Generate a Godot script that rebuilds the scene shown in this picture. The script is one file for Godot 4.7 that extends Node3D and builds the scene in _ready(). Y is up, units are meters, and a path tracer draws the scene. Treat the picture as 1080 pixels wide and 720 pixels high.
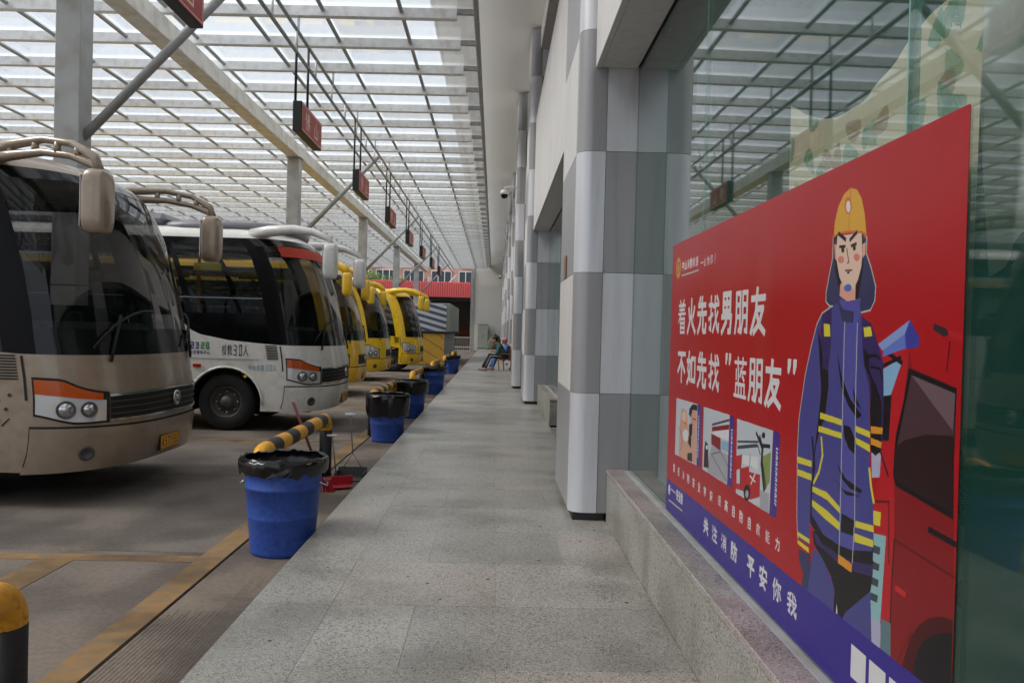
extends Node3D

# ---------------------------------------------------------------- helpers
var M := {}
var PI2 := TAU
var taken := {}
var rng := RandomNumberGenerator.new()

func numbered(called: String) -> String:
	var n: int = taken.get(called, 0)
	taken[called] = n + 1
	return called if n == 0 else "%s_%03d" % [called, n]

func thing(called: String, label: String, category: String, at := Vector3.ZERO, group := "", turn := 0.0) -> Node3D:
	var o := Node3D.new()
	o.name = numbered(called)
	add_child(o)
	o.position = at
	o.rotation.y = turn
	o.set_meta("label", label)
	o.set_meta("category", category)
	if group != "": o.set_meta("group", group)
	return o

func setting(called: String, parent: Node = null) -> Node3D:
	var o := Node3D.new()
	o.name = numbered(called)
	(parent if parent else self).add_child(o)
	o.set_meta("kind", "structure")
	return o

func sub(called: String, parent: Node, at := Vector3.ZERO) -> Node3D:
	var o := Node3D.new()
	o.name = called
	parent.add_child(o, true)
	o.position = at
	return o

func put(called: String, mesh: Mesh, mat: Material, parent: Node, at := Vector3.ZERO) -> MeshInstance3D:
	var o := MeshInstance3D.new()
	o.name = called
	o.mesh = mesh
	o.material_override = mat
	parent.add_child(o, true)
	o.position = at
	return o

func build(called: String, st: SurfaceTool, mat: Material, parent: Node, at := Vector3.ZERO) -> MeshInstance3D:
	st.generate_normals()
	return put(called, st.commit(), mat, parent, at)

func mb(smooth := false) -> SurfaceTool:
	var st := SurfaceTool.new()
	st.begin(Mesh.PRIMITIVE_TRIANGLES)
	st.set_smooth_group(0 if smooth else -1)
	return st

func tri(st: SurfaceTool, a: Vector3, b: Vector3, c: Vector3, o: Vector3) -> void:
	var n := (b - a).cross(c - a)
	if n.length_squared() < 1e-14: return
	if n.dot((a + b + c) / 3.0 - o) > 0.0:   # seen from outside: clockwise
		st.add_vertex(a); st.add_vertex(c); st.add_vertex(b)
	else:
		st.add_vertex(a); st.add_vertex(b); st.add_vertex(c)

func quad(st: SurfaceTool, a: Vector3, b: Vector3, c: Vector3, d: Vector3, o: Vector3) -> void:
	tri(st, a, b, c, o); tri(st, a, c, d, o)

# quad with texture coordinates, facing away from o
func quad_uv(st: SurfaceTool, p: Array, t: Array, o: Vector3) -> void:
	var a: Vector3 = p[0]; var b: Vector3 = p[1]; var c: Vector3 = p[2]
	var n := (b - a).cross(c - a)
	var order := [0, 2, 1, 0, 3, 2] if n.dot((a + c) / 2.0 - o) > 0.0 else [0, 1, 2, 0, 2, 3]
	for i in order:
		st.set_uv(t[i]); st.add_vertex(p[i])

func cbox(st: SurfaceTool, c: Vector3, size: Vector3, bev := 0.0, basis := Basis()) -> void:
	var h := size / 2.0
	var b := minf(bev, minf(h.x, minf(h.y, h.z)) * 0.95)
	var w := func(x: float, y: float, z: float) -> Vector3: return c + basis * Vector3(x, y, z)
	if b <= 0.0:
		for s: float in [-1.0, 1.0]:
			quad(st, w.call(s * h.x, -h.y, -h.z), w.call(s * h.x, h.y, -h.z), w.call(s * h.x, h.y, h.z), w.call(s * h.x, -h.y, h.z), c)
			quad(st, w.call(-h.x, s * h.y, -h.z), w.call(h.x, s * h.y, -h.z), w.call(h.x, s * h.y, h.z), w.call(-h.x, s * h.y, h.z), c)
			quad(st, w.call(-h.x, -h.y, s * h.z), w.call(h.x, -h.y, s * h.z), w.call(h.x, h.y, s * h.z), w.call(-h.x, h.y, s * h.z), c)
		return
	var i := h - Vector3(b, b, b)
	for s: float in [-1.0, 1.0]:
		quad(st, w.call(s * h.x, -i.y, -i.z), w.call(s * h.x, i.y, -i.z), w.call(s * h.x, i.y, i.z), w.call(s * h.x, -i.y, i.z), c)
		quad(st, w.call(-i.x, s * h.y, -i.z), w.call(i.x, s * h.y, -i.z), w.call(i.x, s * h.y, i.z), w.call(-i.x, s * h.y, i.z), c)
		quad(st, w.call(-i.x, -i.y, s * h.z), w.call(i.x, -i.y, s * h.z), w.call(i.x, i.y, s * h.z), w.call(-i.x, i.y, s * h.z), c)
		for t: float in [-1.0, 1.0]:
			quad(st, w.call(s * h.x, t * i.y, -i.z), w.call(s * h.x, t * i.y, i.z), w.call(s * i.x, t * h.y, i.z), w.call(s * i.x, t * h.y, -i.z), c)
			quad(st, w.call(s * h.x, -i.y, t * i.z), w.call(s * h.x, i.y, t * i.z), w.call(s * i.x, i.y, t * h.z), w.call(s * i.x, -i.y, t * h.z), c)
			quad(st, w.call(-i.x, s * h.y, t * i.z), w.call(i.x, s * h.y, t * i.z), w.call(i.x, s * i.y, t * h.z), w.call(-i.x, s * i.y, t * h.z), c)
			for r: float in [-1.0, 1.0]:
				tri(st, w.call(s * h.x, t * i.y, r * i.z), w.call(s * i.x, t * h.y, r * i.z), w.call(s * i.x, t * i.y, r * h.z), c)

# box from corner to corner
func box2(st: SurfaceTool, lo: Vector3, hi: Vector3, bev := 0.0) -> void:
	cbox(st, (lo + hi) / 2.0, (hi - lo).abs(), bev)

func boxpart(called: String, parent: Node, mat: Material, lo: Vector3, hi: Vector3, bev := 0.0) -> MeshInstance3D:
	var st := mb()
	box2(st, lo, hi, bev)
	return build(called, st, mat, parent)

func frame_at(dir: Vector3) -> Basis:
	var z := dir.normalized()
	var up := Vector3.UP if absf(z.y) < 0.95 else Vector3.RIGHT
	var x := up.cross(z).normalized()
	return Basis(x, z.cross(x), z)

func tube(st: SurfaceTool, pts: Array, rad: Variant, sides := 8, caps := true) -> void:
	var n := pts.size()
	var rings := []
	for i in n:
		var dir: Vector3 = (pts[mini(i + 1, n - 1)] - pts[maxi(i - 1, 0)])
		var fr := frame_at(dir)
		if i > 0:   # keep the rings from twisting
			var pf: Basis = rings[i - 1][1]
			var z := dir.normalized()
			var x := (pf.x - z * pf.x.dot(z)).normalized()
			fr = Basis(x, z.cross(x), z)
		var r: float = rad[i] if rad is Array else rad
		var ring := []
		for k in sides:
			var t := PI2 * k / sides
			ring.append(pts[i] + fr.x * cos(t) * r + fr.y * sin(t) * r)
		rings.append([ring, fr, pts[i]])
	for i in n - 1:
		var o: Vector3 = (pts[i] + pts[i + 1]) / 2.0
		for k in sides:
			var k2 := (k + 1) % sides
			quad(st, rings[i][0][k], rings[i][0][k2], rings[i + 1][0][k2], rings[i + 1][0][k], o)
	if caps:
		for e in [0, n - 1]:
			var o2: Vector3 = pts[1] if e == 0 else pts[n - 2]
			for k in sides:
				tri(st, pts[e], rings[e][0][k], rings[e][0][(k + 1) % sides], o2)

# profile: [radius, height] pairs round the y axis
func lathe(st: SurfaceTool, c: Vector3, prof: Array, sides := 24, basis := Basis()) -> void:
	for i in prof.size() - 1:
		for k in sides:
			var t0 := PI2 * k / sides
			var t1 := PI2 * (k + 1) / sides
			var r0: float = prof[i][0]; var r1: float = prof[i + 1][0]
			var y0: float = prof[i][1]; var y1: float = prof[i + 1][1]
			var a := c + basis * Vector3(cos(t0) * r0, y0, sin(t0) * r0)
			var b := c + basis * Vector3(cos(t1) * r0, y0, sin(t1) * r0)
			var d := c + basis * Vector3(cos(t0) * r1, y1, sin(t0) * r1)
			var e := c + basis * Vector3(cos(t1) * r1, y1, sin(t1) * r1)
			# outside lies to the right of the profile's direction
			var tm := (t0 + t1) / 2.0
			var nn := basis * Vector3(cos(tm) * (y1 - y0), -(r1 - r0), sin(tm) * (y1 - y0))
			quad(st, a, b, e, d, (a + e) / 2.0 - nn.normalized() * 0.01)

func pillow(st: SurfaceTool, c: Vector3, size: Vector3, ex := 0.5, basis := Basis(), nu := 20, nv := 12) -> void:
	var pt := func(i: int, j: int) -> Vector3:
		var u := PI2 * i / nu
		var v := PI * j / nv - PI / 2.0
		var f := func(x: float) -> float: return signf(x) * pow(absf(x), ex)
		return c + basis * Vector3(f.call(cos(v)) * f.call(cos(u)) * size.x / 2.0, f.call(sin(v)) * size.y / 2.0, f.call(cos(v)) * f.call(sin(u)) * size.z / 2.0)
	for j in nv:
		for i in nu:
			quad(st, pt.call(i, j), pt.call(i + 1, j), pt.call(i + 1, j + 1), pt.call(i, j + 1), c)

# ---------------------------------------------------------------- materials
func c8(r: float, g: float, b: float) -> Color: return Color(r / 255.0, g / 255.0, b / 255.0)

func mat(key: String, col: Color, rough := 0.6, metal := 0.0) -> StandardMaterial3D:
	var m := StandardMaterial3D.new()
	m.resource_name = key
	m.albedo_color = col
	m.roughness = rough
	m.metallic = metal
	M[key] = m
	return m

func noise(seed_: int, freq: float, oct := 4, type := FastNoiseLite.TYPE_SIMPLEX_SMOOTH) -> FastNoiseLite:
	var n := FastNoiseLite.new()
	n.seed = seed_
	n.frequency = freq
	n.noise_type = type
	n.fractal_octaves = oct
	return n

func ntex(n: FastNoiseLite, stops: Array, size := 512) -> NoiseTexture2D:
	var t := NoiseTexture2D.new()
	t.width = size; t.height = size
	t.seamless = true
	t.noise = n
	var g := Gradient.new()
	var off := PackedFloat32Array(); var cols := PackedColorArray()
	for s in stops:
		off.append(s[0]); cols.append(s[1])
	g.offsets = off; g.colors = cols
	t.color_ramp = g
	return t

func grain(m: StandardMaterial3D, tex: Texture2D, scale: float, coarse: Texture2D = null, cscale := 0.2) -> void:
	m.albedo_texture = tex
	m.uv1_triplanar = true
	m.uv1_world_triplanar = true
	m.uv1_scale = Vector3.ONE * scale
	if coarse:
		m.detail_enabled = true
		m.detail_albedo = coarse
		m.detail_blend_mode = BaseMaterial3D.BLEND_MODE_MUL
		m.detail_uv_layer = BaseMaterial3D.DETAIL_UV_2
		m.uv2_triplanar = true
		m.uv2_world_triplanar = true
		m.uv2_scale = Vector3.ONE * cscale

func grey(v: float) -> Color: return Color(v, v, v)

func glass(key: String, col: Color, alpha: float, rough := 0.02) -> StandardMaterial3D:
	var m := mat(key, Color(col.r, col.g, col.b, alpha), rough)
	m.transparency = BaseMaterial3D.TRANSPARENCY_ALPHA
	m.metallic_specular = 0.5
	return m

func make_materials() -> void:
	var white := Color.WHITE
	# speckled granite of the walkway
	var speck := ntex(noise(3, 0.30, 2, FastNoiseLite.TYPE_VALUE), [[0.0, c8(60, 60, 62)], [0.2, c8(112, 112, 112)], [0.36, c8(176, 175, 173)], [0.48, c8(202, 201, 199)], [0.58, c8(190, 187, 185)], [0.74, c8(220, 219, 217)], [1.0, c8(246, 246, 246)]])
	var blot := ntex(noise(8, 0.006, 5), [[0.0, c8(196, 194, 190)], [0.34, c8(228, 227, 224)], [0.5, c8(244, 243, 241)], [0.7, c8(251, 250, 249)], [1.0, c8(255, 254, 252)]])
	var tints := [c8(208, 208, 203), c8(202, 202, 197), c8(211, 206, 201), c8(196, 197, 192)]
	for i in 4:
		var m := mat("granite%d" % i, tints[i], 0.33)
		grain(m, speck, 1.05 + 0.07 * i, blot, 0.31)
	var pk := mat("granite_pink", c8(214, 202, 202), 0.38)
	grain(pk, speck, 1.4, blot, 0.4)
	var gl := mat("granite_face", c8(205, 205, 198), 0.4)
	grain(gl, speck, 1.2, blot, 0.35)
	# concrete of the yard, with stains
	var fine := ntex(noise(21, 0.05, 5), [[0.0, grey(0.84)], [0.45, grey(0.92)], [0.6, grey(0.95)], [1.0, grey(1.0)]])
	var stain := ntex(noise(33, 0.008, 6), [[0.0, c8(150, 144, 140)], [0.38, c8(196, 190, 184)], [0.52, c8(226, 220, 212)], [0.7, c8(240, 233, 224)], [1.0, c8(255, 250, 242)]])
	for i in 3:
		var m := mat("concrete%d" % i, [c8(134, 126, 121), c8(128, 122, 118), c8(139, 130, 122)][i], 0.8)
		grain(m, fine, 0.8, stain, 0.13 + 0.03 * i)
	var asphalt := mat("yard", c8(140, 132, 126), 0.9)
	grain(asphalt, fine, 0.6, stain, 0.05)
	var worn := ntex(noise(41, 0.02, 6), [[0.0, c8(144, 132, 116)], [0.38, c8(156, 136, 108)], [0.55, c8(168, 140, 100)], [1.0, c8(176, 144, 98)]])
	grain(mat("line_paint", c8(226, 220, 210), 0.75), worn, 0.7, stain, 0.3)
	mat("gum", c8(84, 82, 80), 0.8)
	mat("seam", c8(40, 38, 36), 0.9)
	# facade panels: faint smudges on brushed aluminium
	var smudge := ntex(noise(51, 0.012, 4), [[0.0, grey(0.94)], [0.5, grey(0.98)], [1.0, grey(1.0)]])
	var streak := ntex(noise(55, 0.02, 5), [[0.0, c8(236, 235, 232)], [0.3, c8(246, 245, 244)], [0.5, c8(252, 252, 251)], [1.0, white]])
	for a in [["panel_silver", c8(214, 216, 222), 0.36, 0.3], ["panel_grey", c8(160, 160, 163), 0.36, 0.25], ["panel_light", c8(216, 214, 212), 0.45, 0.1], ["bulkhead", c8(214, 213, 212), 0.5, 0.05], ["soffit", c8(244, 242, 239), 0.7, 0.0], ["end_wall", c8(222, 220, 214), 0.8, 0.0]]:
		grain(mat(a[0], a[1], a[2], a[3]), streak, 1.0)
		M[a[0]].uv1_scale = Vector3(0.9, 0.07, 0.9)
	M["soffit"].albedo_texture = null
	M["end_wall"].albedo_texture = null
	mat("plinth", c8(34, 34, 35), 0.5)
	mat("core", c8(96, 97, 98), 0.7)
	mat("gasket", c8(30, 32, 31), 0.6)
	mat("brown_plate", c8(140, 104, 80), 0.5, 0.3)
	# painted steel of the canopy
	var steel_spot := ntex(noise(61, 0.02, 5), [[0.0, c8(214, 210, 202)], [0.35, c8(236, 234, 231)], [0.6, c8(246, 246, 245)], [1.0, white]])
	grain(mat("steel", c8(234, 237, 240), 0.45), steel_spot, 0.4)
	grain(mat("steel_pillar", c8(178, 180, 181), 0.45), steel_spot, 0.2)
	grain(mat("steel_beam", c8(228, 226, 219), 0.5), steel_spot, 0.25)
	grain(mat("steel_dark", c8(168, 170, 171), 0.5), steel_spot, 0.4)
	for i in 3: glass("roof_glass%d" % i, [c8(226, 236, 242), c8(214, 226, 234), c8(224, 226, 222)][i], [0.08, 0.14, 0.24][i], 0.05)
	glass("shop_glass", c8(44, 92, 80), 0.22)
	glass("glass_edge", c8(120, 180, 165), 0.55)
	mat("edge_green", c8(120, 168, 156), 0.25)
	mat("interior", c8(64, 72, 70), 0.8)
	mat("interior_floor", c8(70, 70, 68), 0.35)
	# bus paints and fittings
	var grime := ntex(noise(59, 0.014, 6), [[0.0, c8(232, 229, 225)], [0.34, c8(243, 242, 240)], [0.5, c8(251, 251, 250)], [1.0, white]])
	for a in [["gold", c8(160, 144, 126), 0.32, 0.25], ["bus_white", c8(238, 237, 233), 0.3, 0.0], ["bus_yellow", c8(255, 212, 36), 0.3, 0.0], ["bus_ochre", c8(250, 200, 44), 0.32, 0.0]]:
		var m := mat(a[0], a[1], a[2], a[3])
		grain(m, grime, 0.5, smudge, 1.7)
		m.clearcoat_enabled = true; m.clearcoat = 0.6; m.clearcoat_roughness = 0.08
	mat("black_gloss", c8(14, 15, 16), 0.12).metallic_specular = 0.4
	mat("black_matt", c8(24, 24, 25), 0.7)
	mat("pillar_black", c8(13, 13, 14), 0.35).metallic_specular = 0.25
	mat("poster_back", c8(92, 60, 60), 0.7)
	mat("rubber", c8(30, 30, 31), 0.85)
	grain(M["rubber"], fine, 1.5)
	mat("rim", c8(88, 86, 84), 0.5, 0.5)
	mat("chrome", c8(190, 192, 196), 0.18, 0.9)
	mat("lamp_house", c8(216, 218, 220), 0.16, 0.35)
	mat("amber", c8(196, 86, 24), 0.12)
	mat("red_lamp", c8(170, 30, 18), 0.15)
	mat("seat_cloth", c8(58, 66, 74), 0.9)
	mat("dash", c8(36, 37, 38), 0.7)
	mat("curtain_yellow", c8(206, 190, 60), 0.8)
	mat("roof_grey", c8(112, 112, 120), 0.4)
	mat("banner_red", c8(176, 52, 38), 0.5)
	glass("bus_glass", c8(9, 14, 13), 0.66).metallic_specular = 0.38
	glass("bus_side_glass", c8(8, 14, 13), 0.5).metallic_specular = 0.42
	# small things
	mat("bin_blue", c8(46, 82, 168), 0.5)
	grain(M["bin_blue"], ntex(noise(57, 0.03, 6), [[0.0, c8(190, 190, 186)], [0.35, c8(226, 228, 230)], [0.6, white], [1.0, white]]), 1.2)
	mat("bin_bag", c8(16, 16, 18), 0.22)
	grain(mat("hoop_yellow", c8(222, 160, 30), 0.5), ntex(noise(71, 0.03, 5), [[0.0, c8(160, 136, 96)], [0.26, c8(226, 216, 194)], [0.4, white], [1.0, white]]), 1.1)
	grain(mat("hoop_black", c8(34, 35, 36), 0.55), fine, 1.0)
	mat("wire", c8(120, 118, 114), 0.5, 0.6)
	mat("broom_stick", c8(120, 62, 56), 0.6)
	mat("plastic_red", c8(170, 24, 44), 0.45)
	mat("pan_grey", c8(70, 70, 66), 0.6)
	mat("sign_dark", c8(26, 30, 28), 0.5)
	mat("wood", c8(140, 82, 40), 0.55)
	mat("skin", c8(186, 136, 112), 0.6)
	mat("hair", c8(22, 20, 20), 0.5)
	mat("track_navy", c8(26, 28, 40), 0.85)
	mat("stripe_white", c8(200, 200, 206), 0.8)
	mat("top_teal", c8(54, 92, 96), 0.85)
	mat("top_blue", c8(70, 110, 170), 0.85)
	mat("cap_pink", c8(210, 140, 150), 0.85)
	mat("shoe", c8(150, 140, 138), 0.7)
	mat("cabinet", c8(176, 180, 170), 0.5)
	grain(mat("tarpaulin", c8(96, 98, 84), 0.75), fine, 1.3)
	mat("roof_red", c8(220, 102, 104), 0.5)
	grain(mat("wall_pink", c8(220, 184, 174), 0.85), fine, 0.3, stain, 0.1)
	grain(mat("wall_mauve", c8(160, 124, 118), 0.85), fine, 0.3, stain, 0.1)
	mat("window_white", c8(220, 220, 220), 0.4)
	mat("window_dark", c8(44, 50, 56), 0.12)
	mat("booth_grey", c8(142, 148, 142), 0.5)
	grain(mat("bark", c8(92, 78, 62), 0.9), fine, 1.0)
	var lf := mat("leaf", c8(86, 116, 52), 0.6)
	lf.vertex_color_use_as_albedo = false
	lf.backlight_enabled = true; lf.backlight = c8(60, 84, 24)
	mat("fence_white", c8(208, 208, 204), 0.6)
	mat("dark_shop", c8(120, 118, 110), 0.8)
	var drape := mat("drape", c8(240, 246, 244), 0.55)
	drape.metallic_specular = 0.4

# ---------------------------------------------------------------- flat print
var img: Image

const INK := {
"dred": [150, 26, 30], "bred": [206, 32, 42], "vdred": [104, 18, 22], "hred": [222, 44, 50], "red2": [120, 20, 26], "winblue": [150, 196, 232], "black": [30, 24, 30], "lav": [196, 192, 222],
"beam1": [150, 172, 230], "beam2": [112, 134, 216], "beam3": [72, 70, 172], "win": [84, 58, 66], "wingrey": [122, 98, 106], "windark": [52, 30, 32], "dkgrey": [58, 42, 44], "maroon": [84, 16, 22],
"cyan": [160, 206, 210], "slot": [70, 80, 88], "teal": [106, 138, 148], "yel": [240, 226, 74], "outl": [206, 214, 200], "hood": [62, 62, 104], "skinp": [244, 178, 158], "skin": [248, 214, 192],
"cup": [92, 118, 200], "helmo": [226, 122, 48], "helm": [240, 180, 52], "white": [244, 242, 244], "cheek": [240, 138, 128], "nose": [150, 84, 72], "jack": [82, 80, 156], "jdark": [62, 46, 106],
"jlight": [94, 92, 176], "orange": [244, 164, 50], "jack2": [80, 82, 152], "pic": [214, 222, 230], "picpk": [232, 176, 150], "picgr": [184, 184, 192], "green": [148, 168, 84], "blue": [76, 54, 150],
"red": [194, 22, 32], "band": [62, 46, 156], "cream": [240, 234, 200], "palm": [112, 164, 130], "palm2": [160, 188, 146], "brown": [176, 146, 118], "gold": [222, 170, 60], "plate": [226, 160, 34],
"signred": [176, 48, 54], "signink": [226, 204, 176], "stripeblue": [78, 92, 122], "stripewhite": [204, 210, 216], "boothyel": [204, 164, 48], "boothred": [150, 76, 40], "ink_blue": [60, 60, 130], "ink_green": [40, 140, 80], "ink_cyan": [120, 170, 190]}

func ink(k: String) -> Color:
	var v: Array = INK[k]
	return c8(v[0], v[1], v[2])

func pg(k: String, flat: Array) -> void:
	var n := flat.size() / 2
	var xs := PackedFloat32Array(); var ys := PackedFloat32Array()
	for i in n:
		xs.append(flat[i * 2]); ys.append(flat[i * 2 + 1])
	fill(xs, ys, ink(k))

func fill(xs: PackedFloat32Array, ys: PackedFloat32Array, col: Color) -> void:
	var n := xs.size()
	var lo := ys[0]; var hi := ys[0]
	for y in ys:
		lo = minf(lo, y); hi = maxf(hi, y)
	var w := img.get_width()
	for y in range(maxi(0, floori(lo)), mini(img.get_height() - 1, ceili(hi)) + 1):
		var yc := y + 0.5
		var cut := PackedFloat32Array()
		for i in n:
			var j := (i + 1) % n
			var a := ys[i]; var b := ys[j]
			if (a <= yc) != (b <= yc):
				cut.append(xs[i] + (yc - a) / (b - a) * (xs[j] - xs[i]))
		cut.sort()
		for k in range(0, cut.size() - 1, 2):
			var x0 := maxi(0, roundi(cut[k])); var x1 := mini(w, roundi(cut[k + 1]))
			if x1 > x0: img.fill_rect(Rect2i(x0, y, x1 - x0, 1), col)

func stroke(a: Vector2, b: Vector2, w: float, col: Color) -> void:
	var d := (b - a).normalized()
	if d == Vector2.ZERO: d = Vector2.RIGHT
	var n := Vector2(-d.y, d.x) * w / 2.0
	var e := d * w * 0.42
	var p := [a - e + n, b + e + n, b + e - n, a - e - n]
	var xs := PackedFloat32Array(); var ys := PackedFloat32Array()
	for q in p:
		xs.append(q.x); ys.append(q.y)
	fill(xs, ys, col)

func pl(k: String, w: float, flat: Array) -> void:
	for i in flat.size() / 2 - 1:
		stroke(Vector2(flat[i * 2], flat[i * 2 + 1]), Vector2(flat[i * 2 + 2], flat[i * 2 + 3]), w, ink(k))

# strokes of each written sign on a square of 100 by 100
const SIGNS := {
"着": "28,4 36,14;72,4 62,14;12,18 88,18;20,30 80,30;8,42 92,42;50,14 50,42;38,42 10,66;34,56 82,56 82,96;34,56 34,96;34,69 82,69;34,82 82,82;34,95 82,95",
"火": "50,6 48,45 10,94;50,45 60,70 92,94;20,30 28,52;82,28 70,50",
"先": "30,6 20,26;16,24 84,24;50,6 50,46;8,46 92,46;38,46 34,72 12,94;62,46 62,86 68,92 88,92 90,76",
"找": "8,26 40,26;26,6 26,88 14,84;8,62 42,50;46,30 94,26;62,8 66,50 80,80 94,92 95,76;86,46 46,92;78,8 88,18",
"男": "22,6 78,6 78,46 22,46 22,6;22,26 78,26;50,6 50,46;12,58 86,58 80,92 66,92;50,46 46,70 14,94",
"朋": "14,8 14,70 6,94;14,8 42,8 42,92 32,90;14,34 42,34;14,60 42,60;60,8 60,70 50,94;60,8 90,8 90,92 78,90;60,34 90,34;60,60 90,60",
"友": "10,24 90,24;44,6 38,50 8,94;38,46 80,46 60,76 26,94;46,60 62,80 92,94",
"不": "8,12 92,12;54,12 34,46 8,66;52,36 52,94;60,42 90,64",
"如": "26,6 14,54 40,84;6,30 44,30 34,70 8,94;56,22 92,22 92,84 56,84 56,22",
"蓝": "8,16 92,16;32,6 32,26;68,6 68,26;20,34 20,54;36,30 36,58;58,30 48,48;54,38 88,38;66,46 78,56;18,66 82,66 82,92;18,66 18,92;40,66 40,92;60,66 60,92;6,93 94,93",
"关": "30,6 38,22;70,6 60,22;16,30 84,30;8,54 92,54;50,30 46,60 10,94;54,58 92,94",
"注": "14,10 26,20;8,36 20,46;10,90 28,62;56,4 64,16;38,24 92,24;42,54 88,54;66,24 66,90;34,92 96,92",
"消": "14,10 26,20;8,36 20,46;10,90 28,62;64,6 64,34;42,12 50,28;88,12 78,28;44,38 44,94;44,38 86,38 86,92 76,92;44,56 86,56;44,72 86,72",
"防": "10,8 10,94;10,8 34,8 24,40 34,62 14,66;62,4 66,16;40,24 94,24;60,24 58,60 38,94;60,48 86,48 82,92 68,90",
"平": "12,10 88,10;26,24 34,42;74,24 64,42;6,54 94,54;50,10 50,96",
"安": "50,2 50,14;10,30 10,16 90,16 90,30;44,26 26,66 78,94;6,52 94,52;70,54 52,80 14,94",
"你": "26,6 8,44;20,34 20,96;50,6 38,36;46,20 92,20 86,34;66,24 66,90 54,88;46,50 38,76;82,50 94,76",
"我": "40,8 10,18;6,38 94,38;28,16 28,90 16,86;6,66 44,54;56,6 62,50 78,82 92,92 94,74;86,48 46,92;72,10 86,22",
"全": "50,4 8,40;50,4 92,40;26,46 74,46;28,68 72,68;50,46 50,92;10,92 90,92",
"常": "50,2 50,18;26,6 32,18;74,6 68,18;10,34 10,20 90,20 90,34;30,34 70,34 70,50 30,50 30,34;20,62 20,88;20,62 80,62 80,86;50,50 50,98",
"识": "14,8 26,20;8,36 24,36 24,86 36,74;46,12 88,12 88,54 46,54 46,12;54,66 42,92;78,66 92,92",
"掌": "50,2 50,16;28,4 34,14;72,4 66,14;10,30 10,18 90,18 90,30;32,30 68,30 68,44 32,44 32,30;74,50 26,56;18,68 82,68;8,82 92,82;52,56 52,97 40,94",
"握": "6,26 32,26;20,6 20,92 10,88;6,60 34,50;42,8 92,8 92,26 42,26;42,8 42,60 34,94;48,40 92,40;64,40 52,56 88,56;50,72 90,72;70,58 70,92;40,93 98,93",
"提": "6,26 32,26;20,6 20,92 10,88;6,60 34,50;48,8 88,8 88,40 48,40 48,8;48,24 88,24;40,52 96,52;68,52 68,90;68,70 90,70;52,62 36,94;46,78 66,92 96,94",
"高": "50,2 50,14;8,16 92,16;30,26 70,26 70,42 30,42 30,26;14,52 86,52 86,94 76,92;14,52 14,96;34,64 66,64 66,82 34,82 34,64",
"自": "54,2 44,16;20,18 80,18 80,96;20,18 20,96;20,42 80,42;20,66 80,66;20,93 80,93",
"救": "6,24 48,24;28,6 28,90 18,88;10,40 18,54;46,38 10,78;32,56 48,72;42,8 48,14;64,4 54,40;58,24 96,24;84,26 74,64 48,94;62,46 96,94",
"能": "28,4 12,26 44,24;36,12 46,28;12,40 12,96;12,40 44,40 44,92 36,90;12,58 44,58;12,74 44,74;60,6 60,40 92,40 92,30;88,10 62,24;60,52 60,92 92,92 92,80;88,58 62,72",
"力": "12,30 86,30 80,92 60,88;46,6 42,50 10,94",
"核": "6,28 42,28;24,6 24,96;24,32 6,66;28,40 42,54;66,4 72,14;46,20 96,20;66,22 52,44 76,44;84,40 64,66 44,78;92,54 66,82 40,96;74,76 94,94",
"载": "10,16 56,16;32,4 32,28;4,30 96,30;6,42 54,42;30,34 14,58 52,58;32,50 32,96;6,76 54,72;64,4 70,50 82,80 92,92 96,76;90,44 58,90;80,8 90,18",
"人": "50,6 46,40 8,94;48,38 62,66 94,94",
"中": "14,24 86,24 86,62 14,62 14,24;50,4 50,98",
"山": "50,6 50,88;14,36 14,90 86,90 86,36",
"援": "6,26 32,26;20,6 20,92 10,88;6,60 34,50;90,4 44,14;50,20 54,32;68,18 70,30;88,16 80,32;44,40 94,40;40,56 96,56;60,40 54,70 36,94;56,68 84,68 64,86 44,95;60,72 94,94",
"一": "8,50 92,50",
"心": "10,44 22,78;34,30 36,80 48,92 72,92 76,72;50,16 58,34;76,34 90,64",
"为": "22,10 34,24;10,36 84,36 80,90 64,88;50,8 42,50 12,92;54,54 66,68",
"佛": "26,6 8,44;20,34 20,96;42,18 88,18 88,38 44,38 44,58 92,58 88,78;56,6 56,70 40,96;72,6 72,96",
"客": "50,2 50,14;10,28 10,16 90,16 90,28;40,26 14,52;36,34 76,34 46,60 8,74;40,44 64,58 92,72;30,70 70,70 70,94 30,94 30,70",
"!": "50,4 50,66;50,88 50,94",
"0": "26,6 74,6 74,94 26,94 26,6", "1": "34,20 52,6 52,94", "2": "26,8 74,8 74,50 26,50 26,92 74,92", "3": "26,8 74,8 74,92 26,92;34,50 74,50", "5": "74,8 26,8 26,48 74,48 74,92 26,92", "8": "26,8 74,8 74,92 26,92 26,8;26,50 74,50", "A": "18,94 50,6 82,94;32,64 68,64", "T": "14,8 86,8;50,8 50,94", "K": "24,6 24,94;76,6 24,54;40,44 78,94", "6": "74,8 26,8 26,92 74,92 74,50 26,50", "C": "76,8 24,8 24,92 76,92"}

func sign_at(ch: String, box: Rect2, w: float, col: Color) -> void:
	if not SIGNS.has(ch): return
	var text: String = SIGNS[ch]
	var dense := text.count(";") + 1
	w *= 0.62 if dense > 9 else 0.8 if dense > 6 else 1.0
	for part in text.split(";"):
		var pts := []
		for q in part.split(" "):
			var xy := q.split(",")
			pts.append(Vector2(box.position.x + float(xy[0]) / 100.0 * box.size.x, box.position.y + float(xy[1]) / 100.0 * box.size.y))
		for i in pts.size() - 1:
			stroke(pts[i], pts[i + 1], w, col)

func write(text: String, x: float, y: float, cell: Vector2, gap: float, w: float, col: Color) -> void:
	for i in text.length():
		sign_at(text[i], Rect2(x + i * (cell.x + gap), y, cell.x, cell.y), w, col)

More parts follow.
